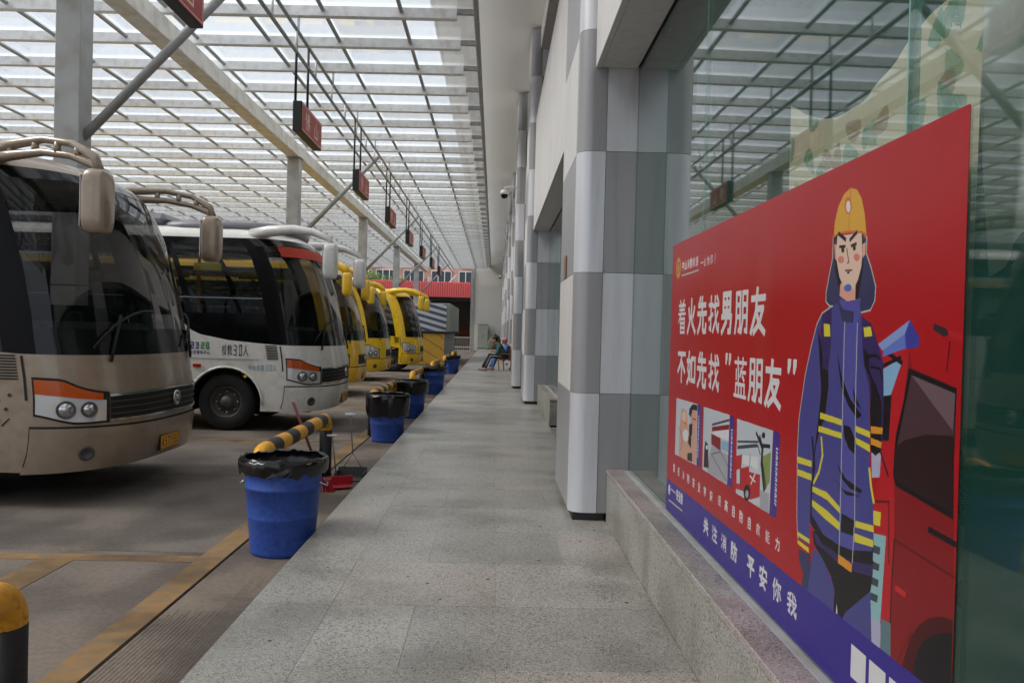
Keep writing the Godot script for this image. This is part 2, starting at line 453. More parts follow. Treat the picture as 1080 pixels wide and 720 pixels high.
func page(w: int, h: int, col: Color, alpha := false) -> void:
	img = Image.create(w, h, false, Image.FORMAT_RGBA8 if alpha else Image.FORMAT_RGB8)
	img.fill(col)

func print_mat(key: String, rough: float, cut := false) -> StandardMaterial3D:
	var m := mat(key, Color.WHITE, rough)
	m.albedo_texture = ImageTexture.create_from_image(img)
	if cut:
		m.transparency = BaseMaterial3D.TRANSPARENCY_ALPHA_SCISSOR
		m.alpha_scissor_threshold = 0.5
	return m

func poster_print() -> ImageTexture:
	page(2048, 1064, ink("red"))
	# the three small pictures
	pg("pic",[138,604,463,599,471,811,138,823])
	pg("picpk",[225,634,305,637,337,699,389,714,381,816,199,821,202,715])
	pg("skin",[298,660,297,668,291,675,281,681,270,683,258,683,247,680,239,674,236,666,237,658,243,651,253,645,265,643,277,643,287,646,295,652])
	pg("picpk",[377,616,454,612,465,808,386,810,366,695])
	pg("black",[349,626,391,606,458,602,461,622,393,625,373,655,342,648])
	pg("black",[347,683,399,674,398,713,359,739])
	pg("black",[346,723,388,728,386,764,343,752])
	pg("white",[346,723,343,732,334,741,320,748,303,752,285,752,270,749,259,743,254,735,256,725,266,717,280,710,298,706,315,705,330,709,341,715])
	pg("black",[338,789,405,777,409,810,338,813])
	pl("nose",5,[202,715,261,745,229,794])
	pl("helmo",5,[241,681,311,688])
	pl("bred",5,[397,657,448,655])
	pg("blue",[463,599,518,600,520,809,472,812])
	pg("pic",[547,600,849,597,842,809,552,811])
	pg("dred",[655,656,846,626,845,641,657,670])
	pg("white",[661,670,843,642,845,675,662,679])
	pg("dred",[650,678,759,679,763,719,654,712])
	pg("winblue",[767,686,845,679,844,710,769,712])
	pl("slot",7,[659,648,844,613])
	pg("picgr",[654,716,845,719,839,806,616,809,634,748])
	pl("slot",3,[658,744,759,721,844,752])
	pl("slot",3,[658,744,832,798])
	pg("black",[579,710,613,718,631,793,567,801,570,737])
	pl("dred",5,[609,751,607,801])
	pg("white",[612,728,611,731,609,734,605,736,600,738,595,738,591,737,588,734,587,732,588,728,590,726,594,723,599,722,603,722,608,723,610,725])
	pg("blue",[853,597,896,600,895,807,842,809])
	pg("pic",[923,600,1228,598,1217,812,931,816])
	pg("green",[1157,674,1216,654,1213,731,1173,764])
	pl("slot",6,[935,665,1114,642])
	pl("slot",6,[937,684,1115,653,1133,672])
	pl("slot",4,[937,679,1106,650])
	pg("bred",[924,709,980,696,974,736,1045,719,1046,734,1138,726,1140,784,1062,808,1011,796,930,803])
	pg("white",[984,697,1118,682,1117,717,1070,714,986,722])
	pg("pic",[932,748,962,740,966,782,936,787])
	pl("slot",5,[971,702,974,792])
	pl("slot",4,[1051,687,1050,717])
	pg("black",[1062,789,1060,798,1055,806,1046,813,1035,817,1023,818,1013,815,1006,809,1003,800,1004,791,1010,782,1019,776,1031,772,1042,771,1052,774,1059,781])
	pg("picgr",[1047,795,1046,800,1044,804,1039,807,1034,809,1029,809,1024,808,1020,805,1019,801,1020,797,1022,793,1027,789,1032,787,1037,787,1042,789,1045,792])
	pl("white",6,[1056,744,1099,752])
	pl("white",6,[1097,731,1066,763])
	pl("black",16,[1126,631,1150,654,1148,696,1172,756])
	pl("black",10,[1099,621,1139,648,1205,641])
	pg("black",[1169,617,1168,621,1165,624,1161,626,1156,627,1150,627,1146,626,1142,624,1141,621,1142,618,1145,615,1149,612,1154,611,1160,611,1164,612,1168,614])
	pl("black",7,[1146,675,1187,751])
	pg("picgr",[1141,765,1211,762,1214,812,1142,812])
	pg("blue",[1228,598,1278,599,1269,812,1220,813])
	# fire engine and firefighter
	pg("dred",[1887,392,1888,374,1902,408,2035,433,2030,450,2053,882,1838,976,1853,856,1859,713,1849,549,1874,471])
	pg("bred",[1791,400,1826,383,1859,378,1885,374,1888,396,1874,471,1849,549,1847,600,1858,698,1856,859,1819,865,1774,877,1767,720,1796,609,1806,555])
	pg("winblue",[1799,415,1856,395,1863,405,1829,462,1802,465])
	pl("black",7,[1799,409,1860,392])
	pl("black",8,[1806,383,1865,401])
	pg("black",[1802,464,1833,460,1828,543,1802,545])
	pg("lav",[1763,573,1801,569,1798,614,1767,620])
	pl("black",5,[1800,569,1829,605])
	pg("beam1",[1775,370,1889,326,1874,351,1794,382])
	pg("beam2",[1795,393,1797,380,1874,350,1878,376,1860,379])
	pg("beam3",[1889,326,1924,359,1917,374,1878,376,1873,350])
	pg("black",[1890,409,2036,434,2036,444,2034,567,2038,636,1856,618,1847,600,1852,531,1879,458])
	pg("win",[1899,420,2032,442,2032,508,1954,515,1878,536,1858,548,1882,474])
	pg("wingrey",[1900,421,2032,442,2029,500,1969,464])
	pg("windark",[1858,548,1878,537,1954,515,2032,508,2030,567,2033,626,1863,610,1853,598])
	pg("dkgrey",[1965,333,2003,342,2009,351,1995,355,1963,343])
	pg("bred",[2008,344,2051,351,2051,362,2009,354])
	pl("black",3,[2013,362,2007,408])
	pl("black",10,[1971,668,2047,672])
	pl("vdred",4,[1859,713,2044,723])
	pl("black",4,[1859,713,1854,789,1854,860])
	pg("hred",[1867,790,1904,791,1901,801,1866,800])
	pg("maroon",[1889,942,1905,903,1923,863,1945,834,1977,810,2013,794,2045,788,2047,888,1890,957])
	pg("black",[1936,908,1948,872,1972,845,2003,825,2045,808,2047,891,1938,939])
	pl("red2",5,[1877,929,1900,890,1926,852])
	pg("cyan",[1778,721,1829,714,1817,877,1778,877,1770,744])
	pg("slot",[1775,742,1809,740,1807,754,1773,757])
	pg("slot",[1775,773,1808,771,1806,784,1774,788])
	pg("slot",[1776,803,1806,800,1805,814,1775,817])
	pg("slot",[1777,832,1805,829,1804,843,1775,846])
	pg("lav",[1779,877,1819,876,1821,934,1785,935])
	pg("teal",[1819,866,1855,862,1859,934,1821,934])
	pl("vdred",4,[1778,662,1835,651,1842,758])
	pg("yel",[1777,679,1807,676,1806,702,1779,705])
	pl("outl",7,[1561,147,1562,190,1549,220,1533,263,1534,281,1552,290,1592,294,1696,308,1739,304,1755,288,1757,262,1737,227,1715,197,1714,165])
	pg("hood",[1561,147,1562,190,1549,220,1533,263,1534,281,1552,290,1592,294,1696,308,1739,304,1755,288,1757,262,1737,227,1715,197,1714,165])
	pg("black",[1564,144,1701,154,1709,196,1701,232,1688,281,1618,278,1589,246,1572,214,1566,183])
	pg("skinp",[1566,161,1579,165,1583,200,1572,193])
	pg("skinp",[1698,176,1712,173,1712,197,1700,204])
	pg("skinp",[1602,247,1674,255,1674,286,1636,285,1600,272])
	pg("skin",[1581,146,1576,176,1583,204,1596,232,1616,254,1639,263,1664,262,1683,245,1696,220,1699,195,1693,153])
	pg("cup",[1656,259,1655,262,1651,264,1646,265,1639,265,1632,265,1626,263,1622,260,1620,257,1621,254,1625,252,1631,251,1638,250,1645,251,1651,253,1655,256])
	pg("helmo",[1555,150,1560,141,1571,133,1693,145,1716,157,1715,164,1693,154,1635,146,1581,143])
	pg("helm",[1562,143,1565,116,1581,84,1607,63,1637,55,1667,64,1689,86,1704,117,1714,157,1693,149,1634,141,1590,139])
	pg("helmo",[1646,93,1645,99,1642,104,1637,107,1630,108,1623,105,1617,101,1613,94,1611,87,1612,81,1615,75,1621,72,1628,72,1634,75,1640,79,1644,86])
	pg("white",[1639,93,1639,98,1637,102,1634,104,1630,104,1626,103,1622,99,1620,95,1618,90,1619,86,1621,82,1624,80,1628,80,1632,81,1636,84,1638,89])
	pl("helmo",3,[1636,109,1635,140])
	pl("helmo",4,[1637,56,1638,76])
	pl("black",8,[1587,142,1620,158])
	pl("black",8,[1643,161,1670,150])
	pl("black",6,[1594,170,1619,172])
	pg("black",[1616,178,1616,181,1614,183,1612,184,1609,184,1607,183,1604,182,1602,180,1602,177,1602,174,1603,173,1606,171,1608,171,1611,172,1614,174,1615,176])
	pl("black",6,[1649,174,1670,172])
	pg("black",[1669,179,1669,182,1667,184,1665,185,1663,185,1660,184,1658,183,1656,180,1656,178,1656,176,1657,174,1659,173,1662,172,1665,173,1667,175,1668,177])
	pg("cheek",[1617,199,1616,202,1613,204,1608,205,1602,205,1596,204,1591,202,1587,199,1586,196,1587,193,1590,191,1595,190,1601,190,1607,191,1612,193,1615,196])
	pg("cheek",[1689,201,1688,203,1685,205,1680,207,1675,207,1670,206,1665,204,1662,201,1660,198,1661,195,1664,193,1669,192,1674,192,1679,193,1684,195,1687,198])
	pl("nose",4,[1628,178,1639,206,1633,207])
	pl("nose",4,[1625,222,1654,223])
	pl("black",4,[1635,227,1642,227])
	pl("outl",7,[1564,294,1515,308,1488,331,1462,378,1430,446,1400,551,1396,630,1405,776,1414,822])
	pg("jack",[1564,294,1515,308,1488,331,1462,378,1430,446,1400,551,1396,630,1405,776,1414,822,1482,824,1484,772,1484,711,1486,654,1503,595,1518,538,1529,464,1509,382,1506,336])
	pg("black",[1496,787,1780,717,1783,795,1777,830,1729,865,1673,906,1653,933,1612,935,1621,883,1600,854,1555,832,1505,813])
	pg("jdark",[1496,787,1637,793,1696,797,1781,780,1781,802,1698,816,1631,818,1519,809])
	pg("jack",[1564,295,1600,284,1693,290,1704,317,1745,331,1737,390,1745,457,1755,544,1759,603,1776,663,1783,740,1771,767,1695,785,1627,791,1540,787,1487,762,1484,664,1503,595,1521,529,1531,441,1509,345])
	pg("jdark",[1515,308,1564,295,1565,381,1554,435,1513,428,1508,359])
	pg("black",[1492,336,1521,386,1524,427,1556,428,1560,462,1544,535,1523,556,1503,595,1487,663,1485,649,1510,539,1522,473])
	pg("jdark",[1704,317,1745,331,1773,365,1798,403,1803,453,1805,530,1803,561,1779,577,1760,571,1752,497,1745,449,1720,410,1713,378])
	pg("black",[1715,378,1726,414,1748,433,1756,464,1752,497,1760,571,1779,577,1800,565,1797,477,1774,447,1747,425,1739,389])
	pl("black",6,[1741,393,1766,391,1783,396])
	pl("black",5,[1751,413,1785,415,1798,434])
	pg("jlight",[1606,286,1695,283,1696,316,1682,331,1626,328,1602,302])
	pg("hood",[1586,266,1599,297,1619,326,1668,331,1671,307,1620,301,1600,286])
	pl("jlight",6,[1603,281,1651,291,1695,284])
	pg("jlight",[1629,328,1687,329,1687,420,1693,552,1693,556,1702,712,1695,784,1635,786,1635,693,1630,522,1631,457])
	pg("yel",[1524,329,1556,331,1561,357,1528,357])
	pg("yel",[1714,338,1744,337,1752,355,1719,357])
	pg("black",[1595,385,1622,436,1664,480,1719,508,1700,517,1656,494,1621,458])
	pg("black",[1675,458,1714,496,1686,487])
	pg("black",[1639,536,1668,536,1697,560,1693,587,1667,581,1643,559])
	pg("black",[1612,617,1656,642,1730,651,1724,658,1677,658,1637,645])
	pg("black",[1598,650,1648,666,1731,664,1659,674])
	pg("yel",[1520,522,1630,526,1631,538,1519,536])
	pg("yel",[1513,552,1630,553,1631,565,1512,565])
	pg("yel",[1694,531,1755,535,1756,547,1695,543])
	pg("yel",[1696,554,1756,560,1757,574,1697,566])
	pg("yel",[1396,637,1480,635,1481,648,1398,652])
	pg("yel",[1399,666,1482,664,1483,678,1400,681])
	pg("yel",[1484,689,1566,687,1633,704,1634,717,1568,703,1485,701])
	pg("yel",[1489,719,1569,725,1635,736,1634,752,1560,745,1490,733])
	pg("yel",[1705,715,1781,707,1782,719,1705,728])
	pg("yel",[1702,740,1781,734,1782,747,1703,757])
	pg("yel",[1410,809,1481,809,1482,819,1411,819])
	pg("yel",[1412,828,1479,829,1480,840,1413,837])
	pg("orange",[1757,524,1804,522,1803,534,1758,538])
	pg("orange",[1758,546,1802,548,1801,560,1759,559])
	pl("yel",8,[1530,577,1539,613,1521,653,1495,680])
	pl("yel",8,[1757,606,1766,638,1778,663])
	pg("black",[1642,715,1701,716,1700,746,1641,753])
	pl("black",20,[1494,765,1552,790,1632,792,1696,786,1773,767])
	pl("black",9,[1480,584,1497,643,1484,692,1485,762])
	pl("outl",3,[1629,328,1631,457,1633,560,1635,693,1635,814])
	pl("outl",3,[1687,329,1689,453,1693,552,1702,712,1697,800])
	pg("hood",[1418,848,1486,841,1496,881,1487,919,1463,934,1443,930,1451,895,1426,873])
	pg("jack2",[1504,821,1478,929,1619,930,1619,875,1589,849,1543,826])
	pg("jack2",[1776,830,1729,865,1673,906,1654,934,1788,934])
	pg("orange",[1633,800,1697,803,1695,820,1632,819])
	pg("white",[1633,900,1640,933,1629,933])
	pg("band",[0,940,2048,918,2048,1064,0,1064])
	# the firefighter's hand hangs a little over the band
	var w := ink("white")
	write("着火先找男朋友", 124, 224, Vector2(132, 132), 16.5, 19, w)
	write("不如先找", 138, 416, Vector2(132, 126), 18, 18, w)
	write("蓝朋友", 876, 416, Vector2(126, 126), 12, 18, w)
	for q: float in [786.0, 822.0, 1316.0, 1352.0]:
		pg("white", [q, 412, q + 22, 412, q + 22, 428, q + 10, 450, q, 446])
	write("掌握消防安全常识", 112, 862, Vector2(34, 33), 43, 5, w)
	write("提高自防自救能力", 748, 856, Vector2(34, 33), 40, 5, w)
	write("关注消防", 586, 962, Vector2(62, 52), 42, 9, w)
	write("平安你我", 1052, 958, Vector2(62, 56), 40, 9, w)
	# crest and heading at the upper corner
	pg("gold", [104, 56, 128, 60, 150, 92, 138, 128, 112, 142, 84, 132, 66, 96, 80, 66])
	pg("red", [106, 74, 124, 76, 134, 96, 122, 116, 106, 120, 90, 112, 84, 94, 92, 78])
	pg("gold", [96, 88, 122, 84, 116, 112, 98, 110])
	write("中山消防救援", 168, 78, Vector2(36, 36), 6, 6, w)
	pl("outl", 6, [168, 132, 420, 130])
	write("一心为你!", 446, 90, Vector2(34, 34), 9, 4, w)
	# small mark in the band
	pg("white", [44, 958, 66, 956, 74, 974, 64, 996, 48, 996, 38, 976])
	for k in 4: pg("white", [84 + k * 22, 966, 102 + k * 22, 966, 102 + k * 22, 972, 84 + k * 22, 972])
	write("安全防", 180, 950, Vector2(32, 40), 4, 7, w)
	pl("outl", 6, [56, 1018, 280, 1012])
	for x: float in [476.0, 866.0, 1250.0]:
		for k in 18: pl("white", 5, [x + 4, 640 + k * 8, x + 14, 640 + k * 8 + (k * 7 % 5)])
	# blank white squares
	for x: float in [1704.0, 1780.0, 1856.0]:
		pg("white", [x, 956, x + 63, 956, x + 63, 1020, x, 1020])
	return ImageTexture.create_from_image(img)

# ---------------------------------------------------------------- the yard and the walkway
const WALK := 0.15
const GLASS_X := 1.04
const EYE := Vector3(0, 1.57, 0)

func build_ground() -> void:
	var g := setting("ground")
	var st := mb()
	box2(st, Vector3(-260, -0.6, -320), Vector3(260, -0.035, 200))
	build("ground_sheet", st, M["yard"], g)
	# concrete slabs of the yard with open joints
	var xs := [-1.212, -1.765, -5.4, -8.9, -12.4, -15.9, -24.0]
	var z := 6.0
	var row := 0
	while z > -66.0:
		var z2 := z - 2.9
		for i in xs.size() - 1:
			var o := mb()
			box2(o, Vector3(xs[i + 1] + 0.006, -0.034, z2 + 0.006), Vector3(xs[i] - 0.006, rng.randf_range(-0.0012, 0.0), z - 0.006), 0.006)
			build("concrete_slab", o, M["concrete%d" % (2 if i == 0 else (row * 2 + i * 5 + rng.randi() % 2) % 3)], g)
		z = z2
		row += 1
	# painted bay lines, worn
	var long := mb()
	box2(long, Vector3(-1.945, -0.002, -40), Vector3(-1.774, 0.0022, 3.0))
	build("painted_line", long, M["line_paint"], g)
	for k in 9:
		var zz := -5.43 + 0.0 - 5.72 * (k - 0.0)
		var ln := mb()
		box2(ln, Vector3(-11.0, -0.002, zz - 0.07), Vector3(-1.947, 0.002, zz + 0.07))
		build("painted_line", ln, M["line_paint"], g)
	var sh := mb()
	box2(sh, Vector3(-2.95, -0.002, -5.355), Vector3(-2.72, 0.0024, -2.6))
	build("painted_line", sh, M["line_paint"], g)
	for k in 3:
		var d := mb()
		var p := Vector3(-2.9 - 0.2 * k, 0.0, -10.6 - 5.72 * k)
		cbox(d, p + Vector3(0, 0.0, 0), Vector3(0.14, 0.0052, 1.9), 0.0, Basis(Vector3.UP, 0.9))
		build("painted_line", d, M["line_paint"], g)
	# combed grooves beside the kerb: low ribs
	var rib := mb()
	for k in 12:
		var x := -1.745 + k * 0.022
		box2(rib, Vector3(x, -0.004, -4.32 - 0.07 * (k % 3)), Vector3(x + 0.012, 0.0012, -2.2))
	for k in 7:
		var x := -1.47 + k * 0.018
		box2(rib, Vector3(x, -0.004, -5.1 + 0.11 * (k % 4)), Vector3(x + 0.009, 0.001, -3.4))
	var rb := build("groove_ribs", rib, M["concrete2"], g)
	rb.set_meta("kind", "stuff")

func build_walkway() -> void:
	var w := setting("pavement")
	boxpart("kerb_core", w, M["granite3"], Vector3(-1.205, -0.3, -66), Vector3(1.2, 0.112, 6))
	var cuts := [[-1.212, -0.80, 0.04, 0.88], [-1.212, -0.80, -0.37, 0.46, 0.88]]
	var meshes := {}
	var z := 5.19
	var row := 0
	while z > -40.0:
		var xs: Array = cuts[row % 2]
		for i in xs.size() - 1:
			var key := (row % 2) * 10 + i
			if not meshes.has(key):
				var st := mb()
				var wd: float = xs[i + 1] - xs[i]
				cbox(st, Vector3.ZERO, Vector3(wd - 0.0008, 0.038, 0.7775), 0.001)
				st.generate_normals()
				meshes[key] = st.commit()
			var at := Vector3((xs[i] + xs[i + 1]) / 2.0, 0.1315 + rng.randf_range(-0.0012, 0.0), z - 0.39)
			put("paving_slab", meshes[key], M["granite%d" % ((row * 3 + i * 2 + rng.randi() % 3) % 4)], w, at)
		z -= 0.78
		row += 1
	# chewing gum and small dark spots trodden into the stone
	for k in 46:
		var gz := -1.6 - 14.0 * pow(rng.randf(), 1.6)
		var gx := rng.randf_range(-1.1, 0.8)
		var gs := mb()
		var rad := rng.randf_range(0.005, 0.015)
		var ring := []
		for q in 9: ring.append(Vector3(cos(PI2 * q / 9) * rad * rng.randf_range(0.6, 1.2), 0.0, sin(PI2 * q / 9) * rad * rng.randf_range(0.6, 1.2)))
		for q in 9: tri(gs, ring[q], ring[(q + 1) % 9], Vector3(0, 0.0016, 0), Vector3(0, -1, 0))
		build("gum_spot", gs, M["gum"], w, Vector3(gx, 0.1508, gz))
	boxpart("far_paving", w, M["granite1"], Vector3(-1.212, 0.1125, -66), Vector3(0.88, 0.15, z - 0.003))

# ---------------------------------------------------------------- the station building
func column(parent: Node, x0: float, zf: float, zb: float) -> void:
	var c := sub("column", parent)
	var r := 0.11
	var rows := 9
	var rh := 0.917
	var y0 := 0.21
	boxpart("plinth", c, M["plinth"], Vector3(x0 + 0.03, WALK - 0.02, zb + 0.03), Vector3(GLASS_X - 0.17, y0 - 0.004, zf - 0.03))
	boxpart("core", c, M["core"], Vector3(x0 + 0.035, y0, zb + 0.035), Vector3(1.5, 7.55, zf - 0.035))
	var xc := x0 + 0.21    # end of the curved corner panel on the front
	var zc := zf - 0.16     # end of the curved corner panel on the side
	for i in rows:
		var lo := y0 if i == 0 else 1.12 + (i - 1) * rh
		var hi := minf(1.12 + i * rh, 7.58)
		if lo >= 7.5: break
		lo += 0.0015; hi -= 0.0015
		var light := i % 2 == 0
		# curved corner panel: swept quarter arc with short flats
		var prof := [Vector2(xc - 0.002, zf)]
		for k in 13:
			var t := PI / 2.0 * k / 12.0
			prof.append(Vector2(x0 + r - sin(t) * r, zf - r + cos(t) * r))
		prof.append(Vector2(x0, zc + 0.002))
		var st := mb(true)
		for k in prof.size() - 1:
			var a: Vector2 = prof[k]; var b: Vector2 = prof[k + 1]
			quad(st, Vector3(a.x, lo, a.y), Vector3(b.x, lo, b.y), Vector3(b.x, hi, b.y), Vector3(a.x, hi, a.y), Vector3(x0 + 0.5, (lo + hi) / 2, zf - 0.5))
		st.set_smooth_group(-1)
		for y in [lo, hi]:
			for k in prof.size() - 1:
				var a: Vector2 = prof[k]; var b: Vector2 = prof[k + 1]
				tri(st, Vector3(a.x, y, a.y), Vector3(b.x, y, b.y), Vector3(x0 + 0.03 + 0.1, y, zf - 0.13), Vector3(x0 + 0.1, (lo + hi) / 2, zf - 0.1))
		build("panel", st, M["panel_silver" if light else "panel_grey"], c)
		var other: StandardMaterial3D = M["panel_grey" if light else "panel_silver"]
		boxpart("panel", c, other, Vector3(xc + 0.002, lo, zf - 0.03), Vector3(GLASS_X + 0.005, hi, zf), 0.0015)
		boxpart("panel", c, other, Vector3(GLASS_X + 0.016, lo, zf - 0.03), Vector3(1.45, hi, zf), 0.0015)
		boxpart("panel", c, M["panel_grey" if light else "panel_light"], Vector3(x0, lo, zb), Vector3(x0 + 0.03, hi, zc - 0.002), 0.0015)
		boxpart("panel", c, other, Vector3(x0 + 0.002, lo, zb - 0.03), Vector3(1.45, hi, zb - 0.002), 0.003)

func bulkhead(parent: Node, z0: float, z1: float) -> void:
	var b := sub("bulkhead", parent)
	var n := maxi(1, roundi((z0 - z1) / 2.4))
	for k in n:
		var a := z0 - (z0 - z1) * k / n
		var e := z0 - (z0 - z1) * (k + 1) / n
		boxpart("panel", b, M["bulkhead"], Vector3(0.715, 3.578, e + 0.003), Vector3(0.755, 5.80, a - 0.003), 0.003)
		boxpart("soffit_panel", b, M["bulkhead"], Vector3(0.757, 3.58, e + 0.003), Vector3(1.03, 3.61, a - 0.003), 0.003)
		boxpart("panel", b, M["bulkhead"], Vector3(0.77, 7.15, e + 0.003), Vector3(0.80, 7.59, a - 0.003), 0.003)
		boxpart("sill", b, M["bulkhead"], Vector3(0.757, 5.77, e + 0.003), Vector3(1.02, 5.80, a - 0.003), 0.003)
	# upper windows: panes between mullions
	var m := maxi(2, roundi((z0 - z1) / 1.2))
	for k in m:
		var a := z0 - (z0 - z1) * k / m
		var e := z0 - (z0 - z1) * (k + 1) / m
		boxpart("upper_window", b, M["window_dark"], Vector3(1.0, 5.82, e + 0.035), Vector3(1.02, 7.13, a - 0.035))
		boxpart("mullion", b, M["wall_mauve"], Vector3(0.97, 5.80, e - 0.033), Vector3(1.03, 7.15, e + 0.033), 0.004)
	boxpart("upper_wall", b, M["bulkhead"], Vector3(1.03, 5.5, z1 + 0.002), Vector3(1.2, 7.58, z0 - 0.002))
	boxpart("window_head", b, M["bulkhead"], Vector3(0.80, 7.152, z1), Vector3(1.02, 7.18, z0))

func ledge(parent: Node, z0: float, z1: float) -> void:
	var l := sub("ledge", parent)
	boxpart("ledge_face", l, M["granite_face"], Vector3(0.882, 0.14, z1 + 0.004), Vector3(1.3, 0.505, z0 - 0.004), 0.003)
	boxpart("shadow_gap", l, M["gasket"], Vector3(0.889, 0.505, z1 + 0.005), Vector3(1.02, 0.515, z0 - 0.005))
	var n := maxi(1, roundi((z0 - z1) / 1.5))
	for k in n:
		var a := z0 - (z0 - z1) * k / n
		var e := z0 - (z0 - z1) * (k + 1) / n
		boxpart("cap_stone", l, M["granite_pink"] if k % 2 == 0 else M["granite0"], Vector3(0.876, 0.515, e + 0.001), Vector3(1.004, 0.547, a - 0.001), 0.004)
	boxpart("sill_rail", l, M["steel_dark"], Vector3(1.006, 0.515, z1 + 0.002), Vector3(1.075, 0.543, z0 - 0.002), 0.003)
	boxpart("inner_sill", l, M["granite_face"], Vector3(1.08, 0.505, z1 + 0.004), Vector3(1.45, 0.54, z0 - 0.004))

func glazing(parent: Node, joints: Array) -> void:
	var g := sub("glazing", parent)
	for i in joints.size() - 1:
		boxpart("glass_pane", g, M["shop_glass"], Vector3(GLASS_X, 0.543, joints[i + 1] + 0.004), Vector3(GLASS_X + 0.012, 3.60, joints[i] - 0.004))
		if i > 0:
			boxpart("silicone_joint", g, M["edge_green"], Vector3(GLASS_X + 0.001, 0.543, joints[i] - 0.0035), Vector3(GLASS_X + 0.011, 3.60, joints[i] + 0.0035))
			boxpart("glass_fin", g, M["glass_edge"], Vector3(GLASS_X + 0.014, 0.543, joints[i] - 0.006), Vector3(GLASS_X + 0.03, 3.60, joints[i] + 0.006))
	boxpart("head_rail", g, M["gasket"], Vector3(GLASS_X - 0.008, 3.598, joints[-1]), Vector3(GLASS_X + 0.04, 3.63, joints[0]))

func build_building() -> void:
	var b := thing("station_building", "long station building with chequered grey and silver clad columns and glass front beside the walkway", "building")
	var cols := [[0.60, 5.6, 4.2], [0.60, -6.13, -7.5], [0.60, -16.0, -17.4], [0.465, -20.35, -21.7], [0.56, -30.6, -32.0], [0.50, -35.0, -36.4], [0.52, -44.5, -45.9], [0.50, -49.0, -50.4], [0.50, -58.5, -59.9]]
	for c in cols: column(b, c[0], c[1], c[2])
	for i in cols.size() - 1:
		bulkhead(b, cols[i][2] - 0.035, cols[i + 1][1] + 0.004)
	glazing(b, [4.2 - 0.035, 2.02, -0.02, -2.06, -4.10, -6.127])
	ledge(b, 4.16, -6.127)
	glazing(b, [-12.5, -14.2, -15.997]); ledge(b, -12.5, -15.997)
	glazing(b, [-7.54, -9.0]); ledge(b, -7.54, -8.6)
	for k in 2: boxpart("entrance_door", b, M["shop_glass"], Vector3(1.3, 0.16, -10.7 - 1.7 * k), Vector3(1.312, 3.6, -9.05 - 1.7 * k))
	for i in range(2, cols.size() - 1):
		glazing(b, [cols[i][2] - 0.035, (cols[i][2] + cols[i + 1][1]) / 2, cols[i + 1][1] + 0.004])
		ledge(b, cols[i][2] - 0.035, cols[i + 1][1] + 0.004)
	boxpart("soffit", b, M["soffit"], Vector3(-1.30, 7.6, -66), Vector3(1.3, 7.75, 9))
	boxpart("fascia", b, M["soffit"], Vector3(-1.34, 7.58, -66), Vector3(-1.302, 8.3, 9))
	boxpart("roof_slab", b, M["soffit"], Vector3(-1.30, 7.76, -66), Vector3(12, 8.3, 9))
	# the hall behind the glass
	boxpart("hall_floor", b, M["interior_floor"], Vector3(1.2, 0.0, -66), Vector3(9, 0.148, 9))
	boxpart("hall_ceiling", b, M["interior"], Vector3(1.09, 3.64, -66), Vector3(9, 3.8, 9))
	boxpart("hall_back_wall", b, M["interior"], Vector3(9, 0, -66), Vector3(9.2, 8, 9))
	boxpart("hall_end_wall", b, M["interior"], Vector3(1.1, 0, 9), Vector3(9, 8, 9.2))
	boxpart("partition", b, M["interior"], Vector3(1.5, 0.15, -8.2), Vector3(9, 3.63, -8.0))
	boxpart("brown_plate", b, M["brown_plate"], Vector3(0.588, 2.04, -7.02), Vector3(0.599, 2.23, -6.86), 0.003)
	# end wall of the walkway
	var e := thing("end_wall", "plain white wall closing the far end of the walkway", "wall")
	boxpart("wall_face", e, M["end_wall"], Vector3(-1.7, 0, -66.5), Vector3(1.3, 7.59, -66.02))
	boxpart("corner_pilaster", e, M["steel_dark"], Vector3(-2.0, 0, -66.45), Vector3(-1.702, 6.9, -65.95), 0.01)
	# small dome cameras under the soffit
	for a in [[Vector3(0.16, 5.08, -20.5), Vector3(0.47, 5.2, -20.5), "white dome camera on an arm from the third column"], [Vector3(0.3, 5.55, -58.55), Vector3(0.51, 5.6, -58.6), "small dark camera on the farthest column near the end wall"]]:
		var t := thing("security_camera", a[2], "camera", a[0])
		var st := mb(true)
		var arm: Vector3 = a[1] - a[0]
		tube(st, [Vector3(0, 0.05, 0), Vector3(0, 0.12, 0), Vector3(arm.x * 0.5, 0.14, 0), Vector3(arm.x, 0.13, arm.z)], 0.018, 8)
		build("arm", st, M["window_white"], t)
		st = mb(true)
		lathe(st, Vector3.ZERO, [[0.0, 0.06], [0.09, 0.055], [0.1, 0.0], [0.1, -0.05], [0.0, -0.05]], 16)
		build("housing", st, M["window_white"], t)
		st = mb(true)
		lathe(st, Vector3.ZERO, [[0.095, -0.051], [0.09, -0.09], [0.06, -0.14], [0.0, -0.155]], 16)
		build("dome", st, M["black_gloss"], t)

# ---------------------------------------------------------------- the glass canopy
const RAIL_X := [-0.44, -1.64, -2.90, -4.16, -5.42, -6.68, -7.94, -9.2, -10.46, -11.72, -12.98, -14.24, -15.5, -16.76, -18.02, -19.28, -20.54, -21.8, -23.06]

func roof_y(x: float) -> float: return 6.60 + 0.012 * (x + 0.44)   # underside of the purlins

